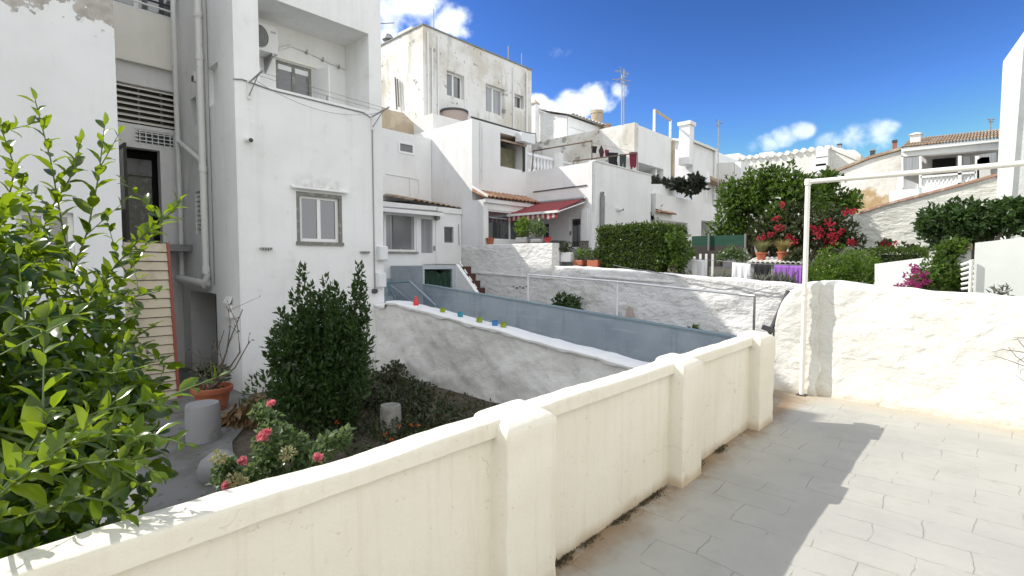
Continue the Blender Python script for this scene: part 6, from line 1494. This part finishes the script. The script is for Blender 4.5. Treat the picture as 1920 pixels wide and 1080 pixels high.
scrub('bush', 'grey green low bush below the green net', 'bush', [(1370, 475, 14), (1355, 480, 12), (1385, 478, 12), (1395, 485, 10)], 13.6, 700, .08, M['rose_leaf'], 86, trunk=False)
scrub('bush', 'dark low bush between the tiled wall and the rounded bush', 'bush', [(1490, 480, 12), (1500, 475, 12), (1478, 487, 9)], 13.2, 500, .08, M['vine'], 87, trunk=False)
# tiled low wall with two grass pots
tl = thing('tiled_low_wall', 'low wall topped with rows of pale clay tiles under the grass pots', 'wall', onX(1450, 500, 13.3))
a, b = onX(1502, 496, 13.1), onX(1400, 494, 13.1); mb = MB(); tiles(mb, b, a, (.7, 0, .12), 11, .06, 2); mb.build('tiles', M['tile_white'], tl)
MB().prism([onX(1400, 496, 13.15), onX(1502, 498, 13.15), onX(1502, 530, 13.15), onX(1400, 530, 13.15)], (.6, 0, 0)).build('wall_face', M['concrete'], tl)
for px, py, mt, l1, l2, sd_ in ((1427, 488, M['grass_green'], 'terracotta pot with grey green grass on the tiled wall', 'grey green ornamental grass in the left pot', 91), (1467, 487, M['grass_pale'], 'terracotta pot with yellow grass on the tiled wall', 'yellow ornamental grass in the right pot', 92)):
    p = onX(px, py+2, 13.4); MB().lathe([(0, 0), (.08, 0), (.115, .18), (.13, .18), (.13, .22), (.105, .22), (0, .20)], p, 14).build('grass_pot', M['terracotta'], label=l1, cat='flower pot', group='grass pots')
    g = np.random.default_rng(sd_); n = 420; a_ = g.random(n)*2*PI; P = np.array(p)+[0, 0, .19]+np.stack([np.cos(a_)*.08*g.random(n), np.sin(a_)*.08*g.random(n), 0*a_], 1)
    D = np.stack([np.cos(a_)*(.2+.5*g.random(n)), np.sin(a_)*(.2+.5*g.random(n)), .8+0*a_], 1)
    Leaves().add(P, D, np.stack([-np.cos(a_), -np.sin(a_), .5+0*a_], 1), .22+.20*g.random(n), np.full(n, .012)).build('ornamental_grass', mt, tpl=BLADE, label=l2, cat='grass plant', group='grasses in pots')
# towels on the garden line
lp = [onX(1288, 484, 12.0), onX(1405, 494, 12.0), onX(1510, 498, 12.0)]
cl = thing('washing_line', 'washing line with towels along the top of the rubble wall', 'washing line', (12, 5, 1.1))
MB().tube(lp, .006, 5).build('line', M['metal'], cl)
for q_ in (lp[0], lp[2]): MB().tube([(12.0, q_.y, 1.0), q_+Vector((0, 0, .05))], .02, 6).build('post', M['pipe'], cl)
def towel(label, p0, p1, h, mt, seed):
    a, b = onX(*p0, 12.0), onX(*p1, 12.0); n = 26; m_ = 8; vs = []; g = random.Random(seed); ph = g.random()*6
    for i in range(n+1):
        f_ = i/n; p = a.lerp(b, f_)
        for j in range(m_+1): vs.append((12.0-.012-.022*math.sin(f_*17+ph+j*.1)*(j/m_)-.01*math.sin(f_*41)*(j/m_), p.y, p.z-h*j/m_-.01*math.sin(f_*5)*(j/m_)))
    mb = MB().add(vs, [(i*(m_+1)+j, (i+1)*(m_+1)+j, (i+1)*(m_+1)+j+1, i*(m_+1)+j+1) for i in range(n) for j in range(m_)]); mb.smooth = True
    o = mb.build('towel', mt, label=label, cat='towel', group='towels on the washing line'); sm = o.modifiers.new('s', 'SOLIDIFY'); sm.thickness = .012
towel('wide white towel at the left of the washing line', (1284, 485), (1326, 488), .42, M['white_cloth'], 1)
towel('narrow white towel in the middle of the washing line', (1374, 492), (1408, 495), .40, M['white_cloth'], 2)
towel('black towel right of the narrow white one', (1415, 496), (1446, 497), .36, M['black_cloth'], 3)
towel('bright purple towel left of the other purple one', (1453, 497), (1480, 498), .38, M['purple'], 4)
towel('bright purple towel nearest the rounded bush', (1481, 498), (1504, 499), .39, M['purple'], 5)
# lavender and weeds along the top of the boundary wall
g = np.random.default_rng(95); lv = Leaves(); n = 1100; y_ = 2.9+3.0*g.random(n); y_ = y_[np.array([fbm((0, v, 1), 2.2, 3) > -.02 for v in y_])]; n = len(y_)
lv.add(np.stack([11.4+.25*g.random(n), y_, 1.0+.25*g.random(n)], 1), unit(g.normal(size=(n, 3))*.45+[0, 0, 1]), unit(g.normal(size=(n, 3))), .10+.2*g.random(n), .018+.02*g.random(n))
lv.build('lavender', M['lavender'], label='dusty lavender and weeds along the top of the rubble wall', cat='weeds', kind='stuff')
sc.view_layers[0].update()
